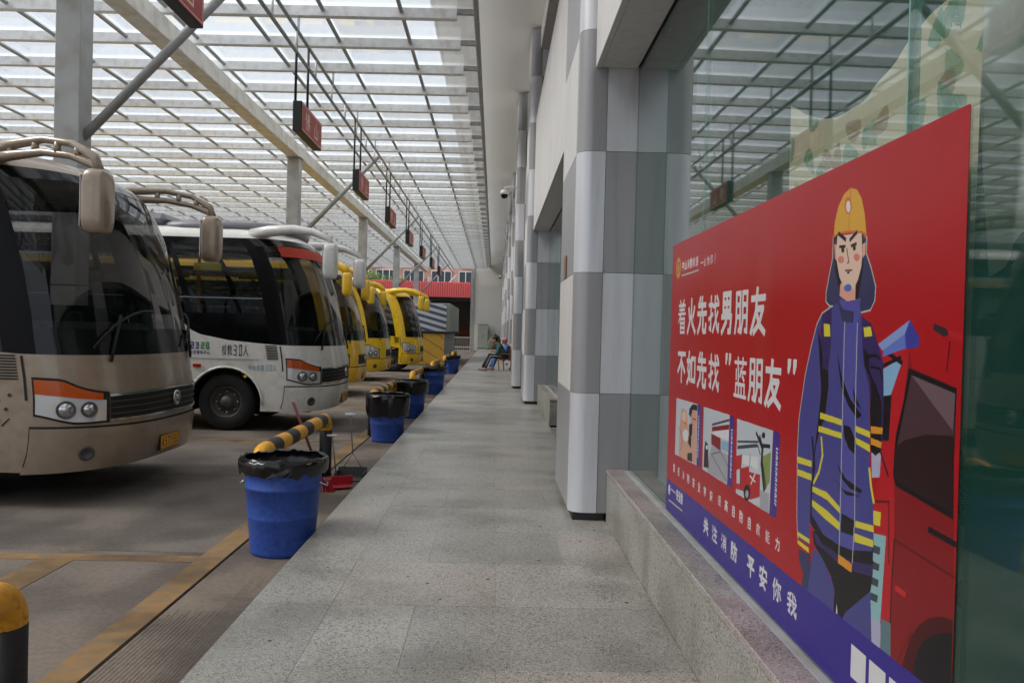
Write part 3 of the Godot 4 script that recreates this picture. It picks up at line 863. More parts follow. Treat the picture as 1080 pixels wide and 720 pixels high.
func build_canopy() -> void:
	var c := thing("glass_canopy", "white steel canopy with translucent glass panes over the parked buses", "canopy")
	var slope := atan(0.012)
	var turn := Basis(Vector3.BACK, slope)
	var x1 := -23.2
	var pitch := 1.41
	var z0 := 7.9
	var n := 53
	# purlins across
	var pm := mb()
	var len := (-0.74 - x1) / cos(slope)
	cbox(pm, Vector3.ZERO, Vector3(len, 0.17, 0.125), 0.006)
	pm.generate_normals()
	var pmesh := pm.commit()
	var em := mb()
	cbox(em, Vector3.ZERO, Vector3(0.27, 0.09, 0.07), 0.004)
	em.generate_normals()
	var emesh := em.commit()
	for k in n:
		var z := z0 - k * pitch
		var xm := (-0.74 + x1) / 2.0
		var o := put("purlin", pmesh, M["steel"], c, Vector3(xm, roof_y(xm) + 0.095, z))
		o.basis = turn
		put("bracket", emesh, M["steel_dark"], c, Vector3(-0.604, 6.74, z))
	# rails along, between and over the purlins
	for x: float in RAIL_X:
		var st := mb(true)
		tube(st, [Vector3(x, roof_y(x) + 0.11, z0 + 0.1), Vector3(x, roof_y(x) + 0.11, z0 - (n - 1) * pitch - 0.1)], 0.035, 8)
		build("rail", st, M["steel_dark"], c)
	boxpart("edge_gutter", c, M["steel_dark"], Vector3(-0.47, 6.72, -66), Vector3(-0.40, 6.97, 8.4), 0.006)
	# panes: the nearest ones in view each a part, the rest joined
	var gm := mb()
	cbox(gm, Vector3.ZERO, Vector3(1.235, 0.012, pitch - 0.03))
	gm.generate_normals()
	var gmesh := gm.commit()
	var rest := mb()
	var list := []
	for k in n - 1:
		var z := z0 - (k + 0.5) * pitch
		for i in RAIL_X.size() - 1:
			var x: float = (RAIL_X[i] + RAIL_X[i + 1]) / 2.0
			var rank := 1e6 if z > -11.5 or x < z * 0.66 else -z + absf(x) * 0.3
			list.append([rank, Vector3(x, roof_y(x) + 0.205, z)])
	list.sort_custom(func(a, b): return a[0] < b[0])
	for i in list.size():
		if i < 290:
			var o := put("glass_pane", gmesh, M["roof_glass%d" % [0, 1, 0, 2, 1, 0, 1][rng.randi() % 7]], c, list[i][1])
			o.basis = turn
		else:
			cbox(rest, list[i][1], Vector3(1.235, 0.012, pitch - 0.03), 0.0, turn)
	var rr := build("more_glass_panes", rest, M["roof_glass1"], c)
	rr.set_meta("kind", "stuff")
	# pillars with beams and struts
	for row in 2:
		var px := -5.6 - 11.0 * row
		var bm := mb()
		var by := roof_y(px)
		box2(bm, Vector3(px - 0.17, by - 0.36, -65), Vector3(px + 0.17, by - 0.03, 8), 0.01)
		build("main_beam", bm, M["steel_beam"], c)
		for k in 7:
			var z := 1.0 - 11.62 * k + 0.0
			if row == 1 and k == 0: continue
			var st := mb()
			box2(st, Vector3(px - 0.165, -0.05, z - 0.33), Vector3(px + 0.165, by - 0.37, z), 0.012)
			build("pillar", st, M["steel_pillar"], c)
			boxpart("cap_plate", c, M["steel_dark"], Vector3(px - 0.21, by - 0.372, z - 0.37), Vector3(px + 0.21, by - 0.361, z + 0.04))
			st = mb(true)
			tube(st, [Vector3(px + 0.15, 3.98, z - 0.16), Vector3(px + 2.28, 6.28, z - 0.16)], 0.06, 10)
			build("strut", st, M["steel_dark"], c)
	# light truss that carries the hanging signs
	var tx := -3.3
	for y: float in [5.98, 6.33]:
		var st := mb(true)
		tube(st, [Vector3(tx, y, 7), Vector3(tx, y, -64)], 0.03, 8)
		build("truss_chord", st, M["steel_dark"], c)
	var posts := mb(true)
	tube(posts, [Vector3(0, -0.17, 0), Vector3(0, 0.17, 0)], 0.02, 6)
	posts.generate_normals()
	var pmesh2 := posts.commit()
	for k in 50: put("truss_post", pmesh2, M["steel"], c, Vector3(tx, 6.155, 6.6 - 1.41 * k))
	var hang := mb(true)
	tube(hang, [Vector3.ZERO, Vector3(0, 0.3, 0)], 0.02, 6)
	hang.generate_normals()
	var hmesh := hang.commit()
	for k in 25: put("truss_hanger", hmesh, M["steel"], c, Vector3(tx, 6.33, 7.9 - 1.41 * 2 * k - 1.41))
	# hanging bay signs
	page(300, 96, ink("signred"))
	pl("signink", 3, [5, 5, 295, 5, 295, 91, 5, 91, 5, 5])
	write("佛山", 46, 16, Vector2(74, 64), 56, 7, ink("signink"))
	var face := print_mat("sign_print", 0.45)
	var names := ["nearest red hanging sign, cut off by the top of the picture", "red hanging sign in front of the second canopy pillar, largest whole one", "third red hanging sign from the front of the row", "fourth red hanging sign from the front of the row", "fifth red hanging sign from the front of the row", "sixth red hanging sign from the front of the row", "seventh red hanging sign from the front of the row", "eighth red hanging sign, farthest of the row"]
	for k in 8:
		var z := -7.95 - 5.6 * k if k < 2 else -13.78 - 5.45 * (k - 1)
		if k == 1: z = -13.78
		var t := thing("hanging_sign", names[k], "sign", Vector3(tx + 0.05, 4.93, z), "red signs hanging in a row from the canopy")
		boxpart("sign_case", t, M["sign_dark"], Vector3(-0.06, -0.24, -0.74), Vector3(0.085, 0.24, 0.74), 0.008)
		var st := mb()
		quad_uv(st, [Vector3(0.0885, -0.225, 0.725), Vector3(0.0885, -0.225, -0.725), Vector3(0.0885, 0.225, -0.725), Vector3(0.0885, 0.225, 0.725)], [Vector2(0, 1), Vector2(1, 1), Vector2(1, 0), Vector2(0, 0)], Vector3.ZERO)
		build("sign_face", st, face, t)
		for s: float in [-0.2, 0.62]:
			st = mb(true)
			tube(st, [Vector3(-0.05, 0.24, s), Vector3(-0.05, 1.40, s)], 0.022, 6)
			build("rod", st, M["sign_dark"], t)

# ---------------------------------------------------------------- coaches
# The shell is a surface over u (round the plan: -1..1 the rounded front, beyond it metres along the sides) and y.
const PY := [0.25, 0.4, 0.6, 0.9, 1.1, 1.28, 1.7, 2.1, 2.5, 2.75, 2.9, 3.0, 3.06]
const PX := [-0.10, -0.03, 0.0, 0.0, -0.02, -0.05, -0.12, -0.21, -0.34, -0.47, -0.62, -0.82, -1.15]
const PW := [0.02, 0.01, 0.0, 0.0, 0.0, 0.0, 0.01, 0.03, 0.055, 0.08, 0.13, 0.22, 0.45]
var BW := 1.2
var BA := 0.75

func look(xs: Array, ys: Array, x: float) -> float:
	if x <= xs[0]: return ys[0]
	for i in xs.size() - 1:
		if x <= xs[i + 1]:
			var t: float = (x - xs[i]) / (xs[i + 1] - xs[i])
			var p: float = ys[maxi(i - 1, 0)]
			var q: float = ys[mini(i + 2, ys.size() - 1)]
			return lerpf(lerpf(ys[i], ys[i + 1], t), cubic_interpolate(ys[i], ys[i + 1], p, q, t), 0.5)
	return ys[-1]

func bs(u: float, y: float, off := 0.0) -> Vector3:
	var hw := BW - look(PY, PW, y)
	var xf := look(PY, PX, y)
	var p: Vector3
	if absf(u) <= 1.0:
		var t := absf(u) * PI / 2.0
		p = Vector3(xf - BA + BA * pow(cos(t), 2.0 / 2.1) if absf(u) < 1.0 else xf - BA, y, signf(u) * hw * pow(sin(t), 2.0 / 2.9))
	else:
		p = Vector3(xf - BA - (absf(u) - 1.0), y, signf(u) * hw)
	if off != 0.0:
		var e := 0.01
		var du := bs(u + e, y) - bs(u - e, y)
		var dy := bs(u, y + e) - bs(u, y - e)
		var n := du.cross(dy).normalized()
		if n.dot(p - Vector3(-3, 1.5, 0)) < 0.0: n = -n
		p += n * off
	return p

func patch(st: SurfaceTool, us: Array, bot: Callable, top: Callable, ny: int, off := 0.0) -> void:
	for i in us.size() - 1:
		for j in ny:
			var a := []
			for q in [[0, 0], [1, 0], [1, 1], [0, 1]]:
				var u: float = us[i + q[0]]
				var y := lerpf(bot.call(u), top.call(u), float(j + q[1]) / ny)
				a.append(bs(u, y, off))
			quad(st, a[0], a[1], a[2], a[3], Vector3(clampf((a[0].x + a[1].x) / 2.0 - 0.9, -9, -1.6), (a[0].y + a[2].y) / 2.0 - 0.05, 0))

func steps(a: float, b: float, n: int) -> Array:
	var r := []
	for i in n + 1: r.append(lerpf(a, b, float(i) / n))
	return r

func flatf(v: float) -> Callable: return func(_u: float) -> float: return v
func linef(u0: float, y0: float, u1: float, y1: float) -> Callable: return func(u: float) -> float: return lerpf(y0, y1, (u - u0) / (u1 - u0))

func patch_part(called: String, parent: Node, m: Material, us: Array, bot: Callable, top: Callable, ny: int, off := 0.0) -> MeshInstance3D:
	var st := mb(true)
	patch(st, us, bot, top, ny, off)
	return build(called, st, m, parent)

func wheel(parent: Node, at: Vector3, r: float, out: float) -> void:
	var w := sub("wheel", parent, at)
	var b := Basis(Vector3.RIGHT, PI / 2.0 * signf(out))
	var st := mb(true)
	lathe(st, Vector3.ZERO, [[r * 0.56, -0.11], [r * 0.62, -0.125], [r * 0.9, -0.12], [r * 0.97, -0.10], [r, -0.06], [r, 0.06], [r * 0.97, 0.10], [r * 0.9, 0.12], [r * 0.62, 0.125], [r * 0.56, 0.11]], 40, b)
	build("tyre", st, M["rubber"], w)
	st = mb(true)
	lathe(st, Vector3.ZERO, [[r * 0.57, -0.1], [r * 0.57, 0.105], [r * 0.53, 0.112], [r * 0.50, 0.09], [r * 0.46, 0.04], [r * 0.3, 0.03], [r * 0.24, 0.07], [r * 0.2, 0.11], [0.0, 0.115]], 32, b)
	var rim := build("rim", st, M["rim"], w)
	for k in 8:
		var t := PI2 * k / 8
		st = mb(true)
		lathe(st, b * Vector3(cos(t) * r * 0.37, 0.03, sin(t) * r * 0.37), [[0.016, 0.0], [0.016, 0.03], [0.0, 0.034]], 6, b)
		build("wheel_nut", st, M["chrome"], w)

func make_bus(t: Node3D, o: Dictionary) -> void:
	BW = o.hw; BA = o.a
	var paint: Material = M[o.paint]
	var L := 7.2
	var wx: float = o.wx                 # front wheel, behind the front
	var wr := 0.42
	var u_of := func(x: float) -> float: return 1.0 + (-x - BA - 0.0)
	var side := [1.0]
	while side[-1] < 1.0 + L: side.append(side[-1] + 0.06)
	var us := []
	for k in range(side.size() - 1, 0, -1): us.append(-side[k])
	us.append_array(steps(-1.0, 1.0, 44))
	us.append_array(side.slice(1))
	var belt := func(u: float) -> float: return look([0.0, 1.0, 1.73, 2.15, 2.3, 2.44, 9.0], [1.28, 1.285, 1.34, 1.42, 1.5, 1.69, 1.71], absf(u))
	var hem := func(u: float) -> float:
		var x := -BA - (absf(u) - 1.0)
		var y := 0.30 + 0.0 * x
		if absf(u) < 1.0: y = 0.30 + 0.03 * (1.0 - absf(u))
		for c: float in [wx, wx - 3.9]:
			var d := absf(x - c)
			if d < 0.54 and absf(u) > 1.0: y = maxf(y, 0.42 + sqrt(0.54 * 0.54 - d * d))
		return y
	var body := patch_part("body", t, paint, us, hem, belt, 8)
	# wheel arch lips
	for s: float in [-1.0, 1.0]:
		for c: float in [wx, wx - 3.9]:
			var st := mb(true)
			var pts := []
			for k in 17:
				var an := PI * k / 16.0
				pts.append(Vector3(c - cos(an) * 0.545, 0.40 + sin(an) * 0.545, s * (BW - 0.005)))
			tube(st, pts, 0.018, 6)
			build("arch_lip", st, paint, t)
			st = mb(true)
			for k in 12:
				var a0 := PI * k / 12.0; var a1 := PI * (k + 1) / 12.0
				quad(st, Vector3(c - cos(a0) * 0.54, 0.36 + sin(a0) * 0.56, s * (BW - 0.02)), Vector3(c - cos(a1) * 0.54, 0.36 + sin(a1) * 0.56, s * (BW - 0.02)), Vector3(c - cos(a1) * 0.54, 0.36 + sin(a1) * 0.56, s * (BW - 0.5)), Vector3(c - cos(a0) * 0.54, 0.36 + sin(a0) * 0.56, s * (BW - 0.5)), Vector3(c, 0.4, s * BW) )
			build("wheel_well", st, M["black_matt"], t)
			wheel(t, Vector3(c, wr, s * (BW - 0.16)), wr, s)
	# roof
	var st := mb(true)
	patch(st, us, flatf(2.86), flatf(3.06), 6)
	for i in us.size() / 2:
		var j := us.size() - 1 - i
		quad(st, bs(us[i], 3.06), bs(us[i + 1], 3.06), bs(us[j - 1], 3.06), bs(us[j], 3.06), Vector3(-3, 1, 0))
	build("roof", st, M[o.roof], t)
	boxpart("roof_unit", t, M["roof_grey"], Vector3(-5.2, 3.04, -0.8), Vector3(-2.6, 3.24, 0.8), 0.09)
	boxpart("underside", t, M["black_matt"], Vector3(-BA - L, 0.4, -BW + 0.5), Vector3(-0.4, 0.5, BW - 0.5))
	boxpart("chassis", t, M["black_matt"], Vector3(wx - 3.3, 0.26, -BW + 0.08), Vector3(wx - 0.6, 0.399, BW - 0.08))
	boxpart("chassis", t, M["black_matt"], Vector3(wx + 0.6, 0.27, -BW + 0.32), Vector3(-0.36, 0.399, BW - 0.32))
	boxpart("axle", t, M["black_matt"], Vector3(wx - 0.1, 0.28, -BW + 0.3), Vector3(wx + 0.1, 0.399, BW - 0.3))
	boxpart("floor", t, M["dash"], Vector3(-BA - L, 0.98, -BW + 0.05), Vector3(-0.55, 1.02, BW - 0.05))
	boxpart("rear_panel", t, paint, Vector3(-BA - L - 0.06, 0.32, -BW + 0.01), Vector3(-BA - L + 0.02, 2.98, BW - 0.01), 0.03)
	# windscreen and its black surround
	var wtop := func(u: float) -> float: return 2.80 - 0.06 * absf(u)
	var wu: float = o.get("wu", 0.9)
	patch_part("windscreen", t, M["bus_glass"], steps(-wu, wu, 40), belt, wtop, 14, -0.004)
	patch_part("windscreen_surround", t, M["black_gloss"] if not o.has("pillar") else paint, steps(-1.0, 1.0, 44), wtop, flatf(2.86), 1)
	patch_part("windscreen_surround", t, M["black_gloss"], steps(-wu, wu, 40), belt, func(u: float) -> float: return belt.call(u) + 0.22, 1, 0.0015)
	for s: float in [-1.0, 1.0]:
		patch_part("corner_pillar", t, M["pillar_black"] if not o.has("pillar") else paint, steps(s * wu, s * 1.14, 10), belt, func(u: float) -> float: return 2.86 if absf(u) > 1.0 else wtop.call(u), 10)
		# side windows in a black band: sill, head, posts, panes
		var band := steps(s * 1.14, s * (1.0 + L), 60)
		var low := func(u: float) -> float: return maxf(belt.call(u), 1.74) + 0.0
		patch_part("window_band", t, M["black_gloss"], band, belt, low, 1)
		patch_part("window_band", t, M["black_gloss"], band, flatf(2.76), flatf(2.86), 1)
		var u0 := 1.14
		for k in 6:
			var u1 := u0 + 1.08
			patch_part("side_window", t, M["bus_side_glass"], steps(s * u0, s * u1, 6), low, flatf(2.76), 6, -0.003)
			patch_part("window_post", t, M["black_gloss"], steps(s * u1, s * (u1 + 0.09), 2), low, flatf(2.76), 5)
			u0 = u1 + 0.09
		patch_part("window_bar", t, M["chrome"], steps(s * 1.14, s * 4.7, 30), flatf(1.955), flatf(1.972), 1, 0.006)
		for k in 5:
			if (k + int(s)) % 3 == 1 or not o.has("banner"): continue
			var vz := s * (BW - 0.13)
			boxpart("curtain_valance", t, M["curtain_yellow"], Vector3(-BA - 0.75 - k * 0.62, 2.37, vz - 0.01), Vector3(-BA - 0.35 - k * 0.62, 2.48, vz + 0.01))
	# bumper, seam, lamps
	patch_part("bumper_seam", t, M["seam"], steps(-0.975, 0.975, 40), flatf(0.345), flatf(0.685), 3, 0.003)
	patch_part("bumper", t, paint, steps(-0.965, 0.965, 40), func(u: float) -> float: return 0.285 + 0.05 * (1.0 - absf(u)), flatf(0.668), 5, 0.016)
	for s: float in [-1.0, 1.0]:
		patch_part("door_seal", t, M["seam"], steps(s * 0.985, s * 1.0, 2), flatf(0.9), flatf(1.27), 2, 0.004)
	patch_part("bumper_crease", t, paint, steps(-0.93, 0.93, 40), flatf(0.60), flatf(0.612), 1, 0.021)
	var htop := func(u: float) -> float: return look([0.48, 0.56, 0.66, 0.76, 0.94], [0.95, 0.965, 1.0, 1.06, 1.075], absf(u))
	var hmid := func(u: float) -> float: return look([0.48, 0.56, 0.94], [0.90, 0.905, 0.955], absf(u))
	var hbot := func(u: float) -> float: return look([0.48, 0.7, 0.94], [0.725, 0.72, 0.79], absf(u))
	for s: float in [-1.0, 1.0]:
		var h := sub("headlight", t)
		patch_part("surround", h, M["seam"], steps(s * 0.475, s * 0.95, 16), func(u: float) -> float: return hbot.call(u) - 0.02, func(u: float) -> float: return htop.call(u) + 0.02, 2, 0.005)
		patch_part("reflector", h, M["lamp_house"], steps(s * 0.50, s * 0.935, 16), hbot, hmid, 3, 0.012)
		patch_part("turn_signal", h, M["amber"] if not o.has("pillar") else M["lamp_house"], steps(s * 0.52, s * 0.935, 16), hmid, htop, 3, 0.016)
		for a in [[0.75, 0.062], [0.61, 0.052]]:
			var p := bs(s * a[0], 0.825, 0.016)
			var q := bs(s * a[0], 0.825, 0.05)
			var fr := Basis(Quaternion(Vector3.UP, (q - p).normalized()))
			var ring := mb(true)
			lathe(ring, p, [[a[1] + 0.014, 0.0], [a[1] + 0.012, 0.012], [a[1], 0.012], [a[1] * 0.9, 0.004]], 20, fr)
			build("lamp_ring", ring, M["rim"], h)
			ring = mb(true)
			lathe(ring, p, [[a[1] * 0.98, 0.003], [a[1] * 0.8, 0.010], [a[1] * 0.4, 0.022], [0.0, 0.026]], 20, fr)
			build("lamp_lens", ring, M["chrome"], h)
		var fg := bs(s * 0.61, 0.455, 0.018)
		var ff := Basis(Quaternion(Vector3.UP, (bs(s * 0.61, 0.455, 0.06) - fg).normalized()))
		st = mb(true)
		lathe(st, fg, [[0.065, 0.0], [0.06, 0.01], [0.045, 0.012], [0.035, 0.0], [0.0, 0.002]], 18, ff)
		build("fog_lamp", st, M["rim"], t)
		var ml := bs(s * (1.0 + 1.24), 0.96, 0.02)
		boxpart("marker_lamp", t, M["red_lamp"], ml - Vector3(0.06, 0.025, 0.012), ml + Vector3(0.06, 0.025, 0.012), 0.008)
		# louvres behind the front corner
		for k in 9:
			patch_part("louvre", t, M["seam"], steps(s * 1.04, s * 1.21, 3), flatf(1.07 + k * 0.024), flatf(1.084 + k * 0.024), 1, 0.006)
	# grille with chrome bars and a round badge
	var g := sub("grille", t)
	var gw: float = 0.22 if o.has("pillar") else 0.47
	var gt := func(u: float) -> float: return 0.955 - 0.02 * (absf(u) / 0.47)
	var gb := func(u: float) -> float: return 0.735 - 0.01 * (absf(u) / 0.47)
	patch_part("grille_recess", g, M["black_matt"], steps(-gw, gw, 24), gb, gt, 2, 0.004)
	for k in 5:
		var f := k / 4.0
		var yb := func(u: float) -> float: return lerpf(gb.call(u), gt.call(u), f) - (0.008 if k in [0, 4] else 0.005)
		var yt := func(u: float) -> float: return lerpf(gb.call(u), gt.call(u), f) + (0.012 if k in [0, 4] else 0.006)
		patch_part("grille_bar", g, M["chrome"] if k in [0, 4] else M["rim"], steps(-gw - 0.005, gw + 0.005, 24), yb, yt, 1, 0.018)
	var bp := bs(0.0, 0.85, 0.02)
	st = mb(true)
	lathe(st, bp, [[0.075, 0.0], [0.07, 0.014], [0.055, 0.014], [0.05, 0.006], [0.03, 0.006], [0.026, 0.016], [0.0, 0.018]], 24, Basis(Vector3.BACK, -PI / 2.0))
	build("badge", st, M["chrome"], g)
	# number plate
	st = mb()
	var pu := 0.155
	var pz := -0.02 if not o.has("plate_z") else float(o.plate_z)
	var px := bs(pu, 0.46, 0.03).x + 0.02
	box2(st, Vector3(px - 0.06, 0.375, pz - 0.225), Vector3(px - 0.002, 0.525, pz + 0.225), 0.006)
	build("plate_bracket", st, M["black_matt"], t)
	st = mb()
	quad_uv(st, [Vector3(px, 0.38, pz + 0.22), Vector3(px, 0.38, pz - 0.22), Vector3(px, 0.52, pz - 0.22), Vector3(px, 0.52, pz + 0.22)], [Vector2(0, 1), Vector2(1, 1), Vector2(1, 0), Vector2(0, 0)], Vector3(-3, 0.45, 0))
	build("number_plate", st, M["plate_print"], t)
	# wipers
	for a in [[0.55, 0.1], [-0.1, -0.5]]:
		st = mb(true)
		var w := []
		for k in 7: w.append(bs(lerpf(a[0], a[1], k / 6.0), 1.34 + 0.11 * k * (1.0 - k / 12.0), 0.03))
		tube(st, w, 0.012, 6)
		tube(st, [bs(a[0] - 0.1, 1.22, 0.02), bs(lerpf(a[0], a[1], 0.45), 1.62, 0.035)], 0.014, 6)
		build("wiper", st, M["black_matt"], t)
	# mirrors on forward arms
	var mx: float = o.mx
	for s: float in [-1.0, 1.0]:
		var mr := sub("mirror", t)
		var path := [Vector3(-1.25, 2.93, s * (BW - 0.22)), Vector3(-0.95, 2.97, s * (BW - 0.08)), Vector3(lerpf(-0.95, mx, 0.4), 2.99, s * (BW + 0.03)), Vector3(lerpf(-0.95, mx, 0.72), 2.95, s * (BW + 0.1)), Vector3(mx - 0.03, 2.86, s * (BW + 0.12)), Vector3(mx, 2.77, s * (BW + 0.12))]
		st = mb(true)
		if o.get("thick", false):
			tube(st, path, [0.1, 0.1, 0.09, 0.085, 0.085, 0.08] if o.has("pillar") else [0.085, 0.085, 0.07, 0.055, 0.045, 0.045], 12)
		else:
			var up := []; var dn := []
			for k in path.size():
				var sp: float = [0.01, 0.045, 0.052, 0.05, 0.03, 0.0][k]
				up.append(path[k] + Vector3(0, sp, 0)); dn.append(path[k] - Vector3(0, sp, 0))
			tube(st, up, [0.06, 0.045, 0.032, 0.03, 0.04, 0.05], 10)
			tube(st, dn, [0.06, 0.045, 0.032, 0.03, 0.04, 0.05], 10)
			for f: float in [1.0, 1.75, 2.5, 3.25]:
				var i := int(f)
				var q: Vector3 = path[i].lerp(path[i + 1], f - i)
				tube(st, [q - Vector3(0, 0.05, 0), q + Vector3(0, 0.05, 0)], 0.03, 8)
		build("mirror_arm", st, M[o.arm], mr)
		st = mb(true)
		pillow(st, Vector3(mx, 2.53, s * (BW + 0.12)), Vector3(0.20, 0.52, 0.24), 0.42)
		build("mirror_case", st, M[o.arm], mr)
		st = mb()
		cbox(st, Vector3(mx - 0.1, 2.53, s * (BW + 0.12)), Vector3(0.012, 0.42, 0.19), 0.005)
		build("mirror_glass", st, M["chrome"], mr)
	# driver's place and seats behind the windscreen
	boxpart("dashboard", t, M["dash"], Vector3(-1.25, 1.03, -BW + 0.12), Vector3(-0.66, 1.56, BW - 0.14), 0.08)
	st = mb(true)
	var sw := []
	for k in 21:
		var an := PI2 * k / 20.0
		sw.append(Vector3(-1.35 + cos(an) * 0.08, 1.5 + cos(an) * 0.16, -0.62 + sin(an) * 0.22))
	tube(st, sw, 0.016, 6, false)
	build("steering_wheel", st, M["dash"], t)
	var seat := mb(true)
	pillow(seat, Vector3(0, 0.42, 0), Vector3(0.14, 0.75, 0.46), 0.45, Basis(), 14, 8)
	pillow(seat, Vector3(0.22, 0.08, 0), Vector3(0.46, 0.14, 0.46), 0.45, Basis(), 14, 8)
	seat.generate_normals()
	var sm := seat.commit()
	put("seat", sm, M["seat_cloth"], t, Vector3(-1.95, 1.28, -0.62))
	for row in 5:
		for k in 4:
			if row == 0 and k == 0: continue
			put("seat", sm, M["seat_cloth"], t, Vector3(-2.7 - row * 0.8, 1.28, [-0.82, -0.34, 0.34, 0.82][k]))
	boxpart("partition_bar", t, M["hoop_yellow"], Vector3(-2.32, 1.03, 0.18), Vector3(-2.28, 2.7, 0.22), 0.008)
	boxpart("partition_bar", t, M["hoop_yellow"], Vector3(-2.32, 1.9, 0.22), Vector3(-2.28, 1.96, 0.95), 0.008)
	# banner in the top of the windscreen
	if o.has("banner"):
		patch_part("banner", t, M["banner_print"], steps(-0.72, 0.72, 24), flatf(2.60), flatf(2.755), 2, 0.003)
		st = mb(true)
		pillow(st, Vector3(-1.75, 3.03, 0), Vector3(2.1, 0.26, 1.9), 0.55)
		build("roof_pod", st, M["roof_grey"], t)
	# lettering on the near side
	if o.has("text"):
		for a in o.text:
			st = mb()
			var z: float = BW + 0.004
			quad_uv(st, [Vector3(a[1], a[3], z), Vector3(a[2], a[3], z), Vector3(a[2], a[4], z), Vector3(a[1], a[4], z)], [Vector2(0, 1), Vector2(1, 1), Vector2(1, 0), Vector2(0, 0)], Vector3(0, 1, 0))
			build("lettering", st, M[a[0]], t)
		patch_part("trim_strip", t, M["panel_grey"], steps(1.33, 3.2, 20), flatf(1.055), flatf(1.067), 1, 0.008)

func build_buses() -> void:
	page(256, 80, ink("plate"))
	pl("black", 4, [4, 4, 252, 4, 252, 76, 4, 76, 4, 4])
	write("A5T", 16, 14, Vector2(30, 52), 8, 7, ink("black"))
	write("1552", 120, 14, Vector2(26, 52), 6, 7, ink("black"))
	print_mat("plate_print", 0.5)
	page(256, 32, c8(196, 62, 40))
	write("佛山一中人", 40, 4, Vector2(26, 24), 12, 4, ink("gold"))
	print_mat("banner_print", 0.6)
	var clear := Color(0.1, 0.1, 0.1, 0.0)
	page(320, 96, clear, true)
	write("核载30人", 6, 6, Vector2(56, 84), 6, 8, c8(44, 46, 54))
	print_mat("letter_a", 0.5, true)
	page(320, 128, clear, true)
	write("2328", 4, 6, Vector2(64, 64), 4, 14, ink("ink_blue"))
	img.fill_rect(Rect2i(150, 0, 170, 80), clear)
	write("28", 150, 6, Vector2(64, 64), 6, 14, ink("ink_green"))
	write("全安客载中心", 4, 88, Vector2(40, 36), 8, 5, ink("ink_blue"))
	print_mat("letter_b", 0.5, true)
	page(420, 96, clear, true)
	write("中心载客30人", 4, 8, Vector2(48, 80), 8, 8, ink("ink_cyan"))
	print_mat("letter_c", 0.5, true)
	page(128, 128, clear, true)
	for q in [[20, 20, 9], [60, 36, 14], [100, 16, 8], [40, 74, 15], [90, 66, 8]]:
		var r: float = q[2]
		pg("ink_blue" if r > 9 else "dkgrey", [q[0] - r, q[1], q[0], q[1] - r, q[0] + r, q[1], q[0], q[1] + r])
	for k in 3: pl("black", 5, [20 + k * 30, 124, 40 + k * 30, 100])
	print_mat("letter_d", 0.5, true)
	var grp := "coaches parked nose to the walkway"
	var a := thing("coach", "nearest coach, champagne gold front with amber headlamp, cut by the left edge", "bus", Vector3(-3.1, 0, -7.95), grp)
	make_bus(a, {"hw": 1.2, "a": 0.75, "paint": "gold", "roof": "gold", "arm": "gold", "wx": -1.62, "mx": -0.13, "plate_z": 0.1, "text": [["letter_d", -1.15, -0.80, 0.68, 0.98]]})
	a = thing("coach", "white coach with black windows and lettering above its front wheel", "bus", Vector3(-2.42, 0, -13.2), grp)
	make_bus(a, {"hw": 1.17, "a": 0.7, "paint": "bus_white", "roof": "bus_white", "arm": "bus_white", "wx": -1.53, "mx": 0.0, "thick": true, "banner": true, "text": [["letter_a", -1.6, -1.19, 1.10, 1.29], ["letter_b", -2.06, -1.73, 1.12, 1.31], ["letter_c", -1.2, -0.75, 0.89, 1.0]]})
	a = thing("coach", "ochre yellow coach directly behind the white coach, mostly hidden by it", "bus", Vector3(-3.08, 0, -19.3), grp)
	make_bus(a, {"hw": 1.17, "a": 0.7, "paint": "bus_ochre", "roof": "bus_ochre", "arm": "bus_ochre", "wx": -1.53, "mx": -0.2, "thick": true, "pillar": true, "wu": 0.78})
	a = thing("coach", "bright yellow coach, second of the three yellow ones from the front", "bus", Vector3(-3.22, 0, -25.1), grp)
	make_bus(a, {"hw": 1.17, "a": 0.7, "paint": "bus_yellow", "roof": "bus_yellow", "arm": "bus_yellow", "wx": -1.6, "mx": -0.42, "thick": true, "pillar": true, "wu": 0.78})
	a = thing("coach", "farthest yellow coach, its nose standing nearest the walkway of the yellow ones", "bus", Vector3(-2.72, 0, -30.9), grp)
	make_bus(a, {"hw": 1.17, "a": 0.7, "paint": "bus_yellow", "roof": "bus_yellow", "arm": "bus_yellow", "wx": -1.0, "mx": 0.02, "thick": true, "pillar": true, "wu": 0.8})

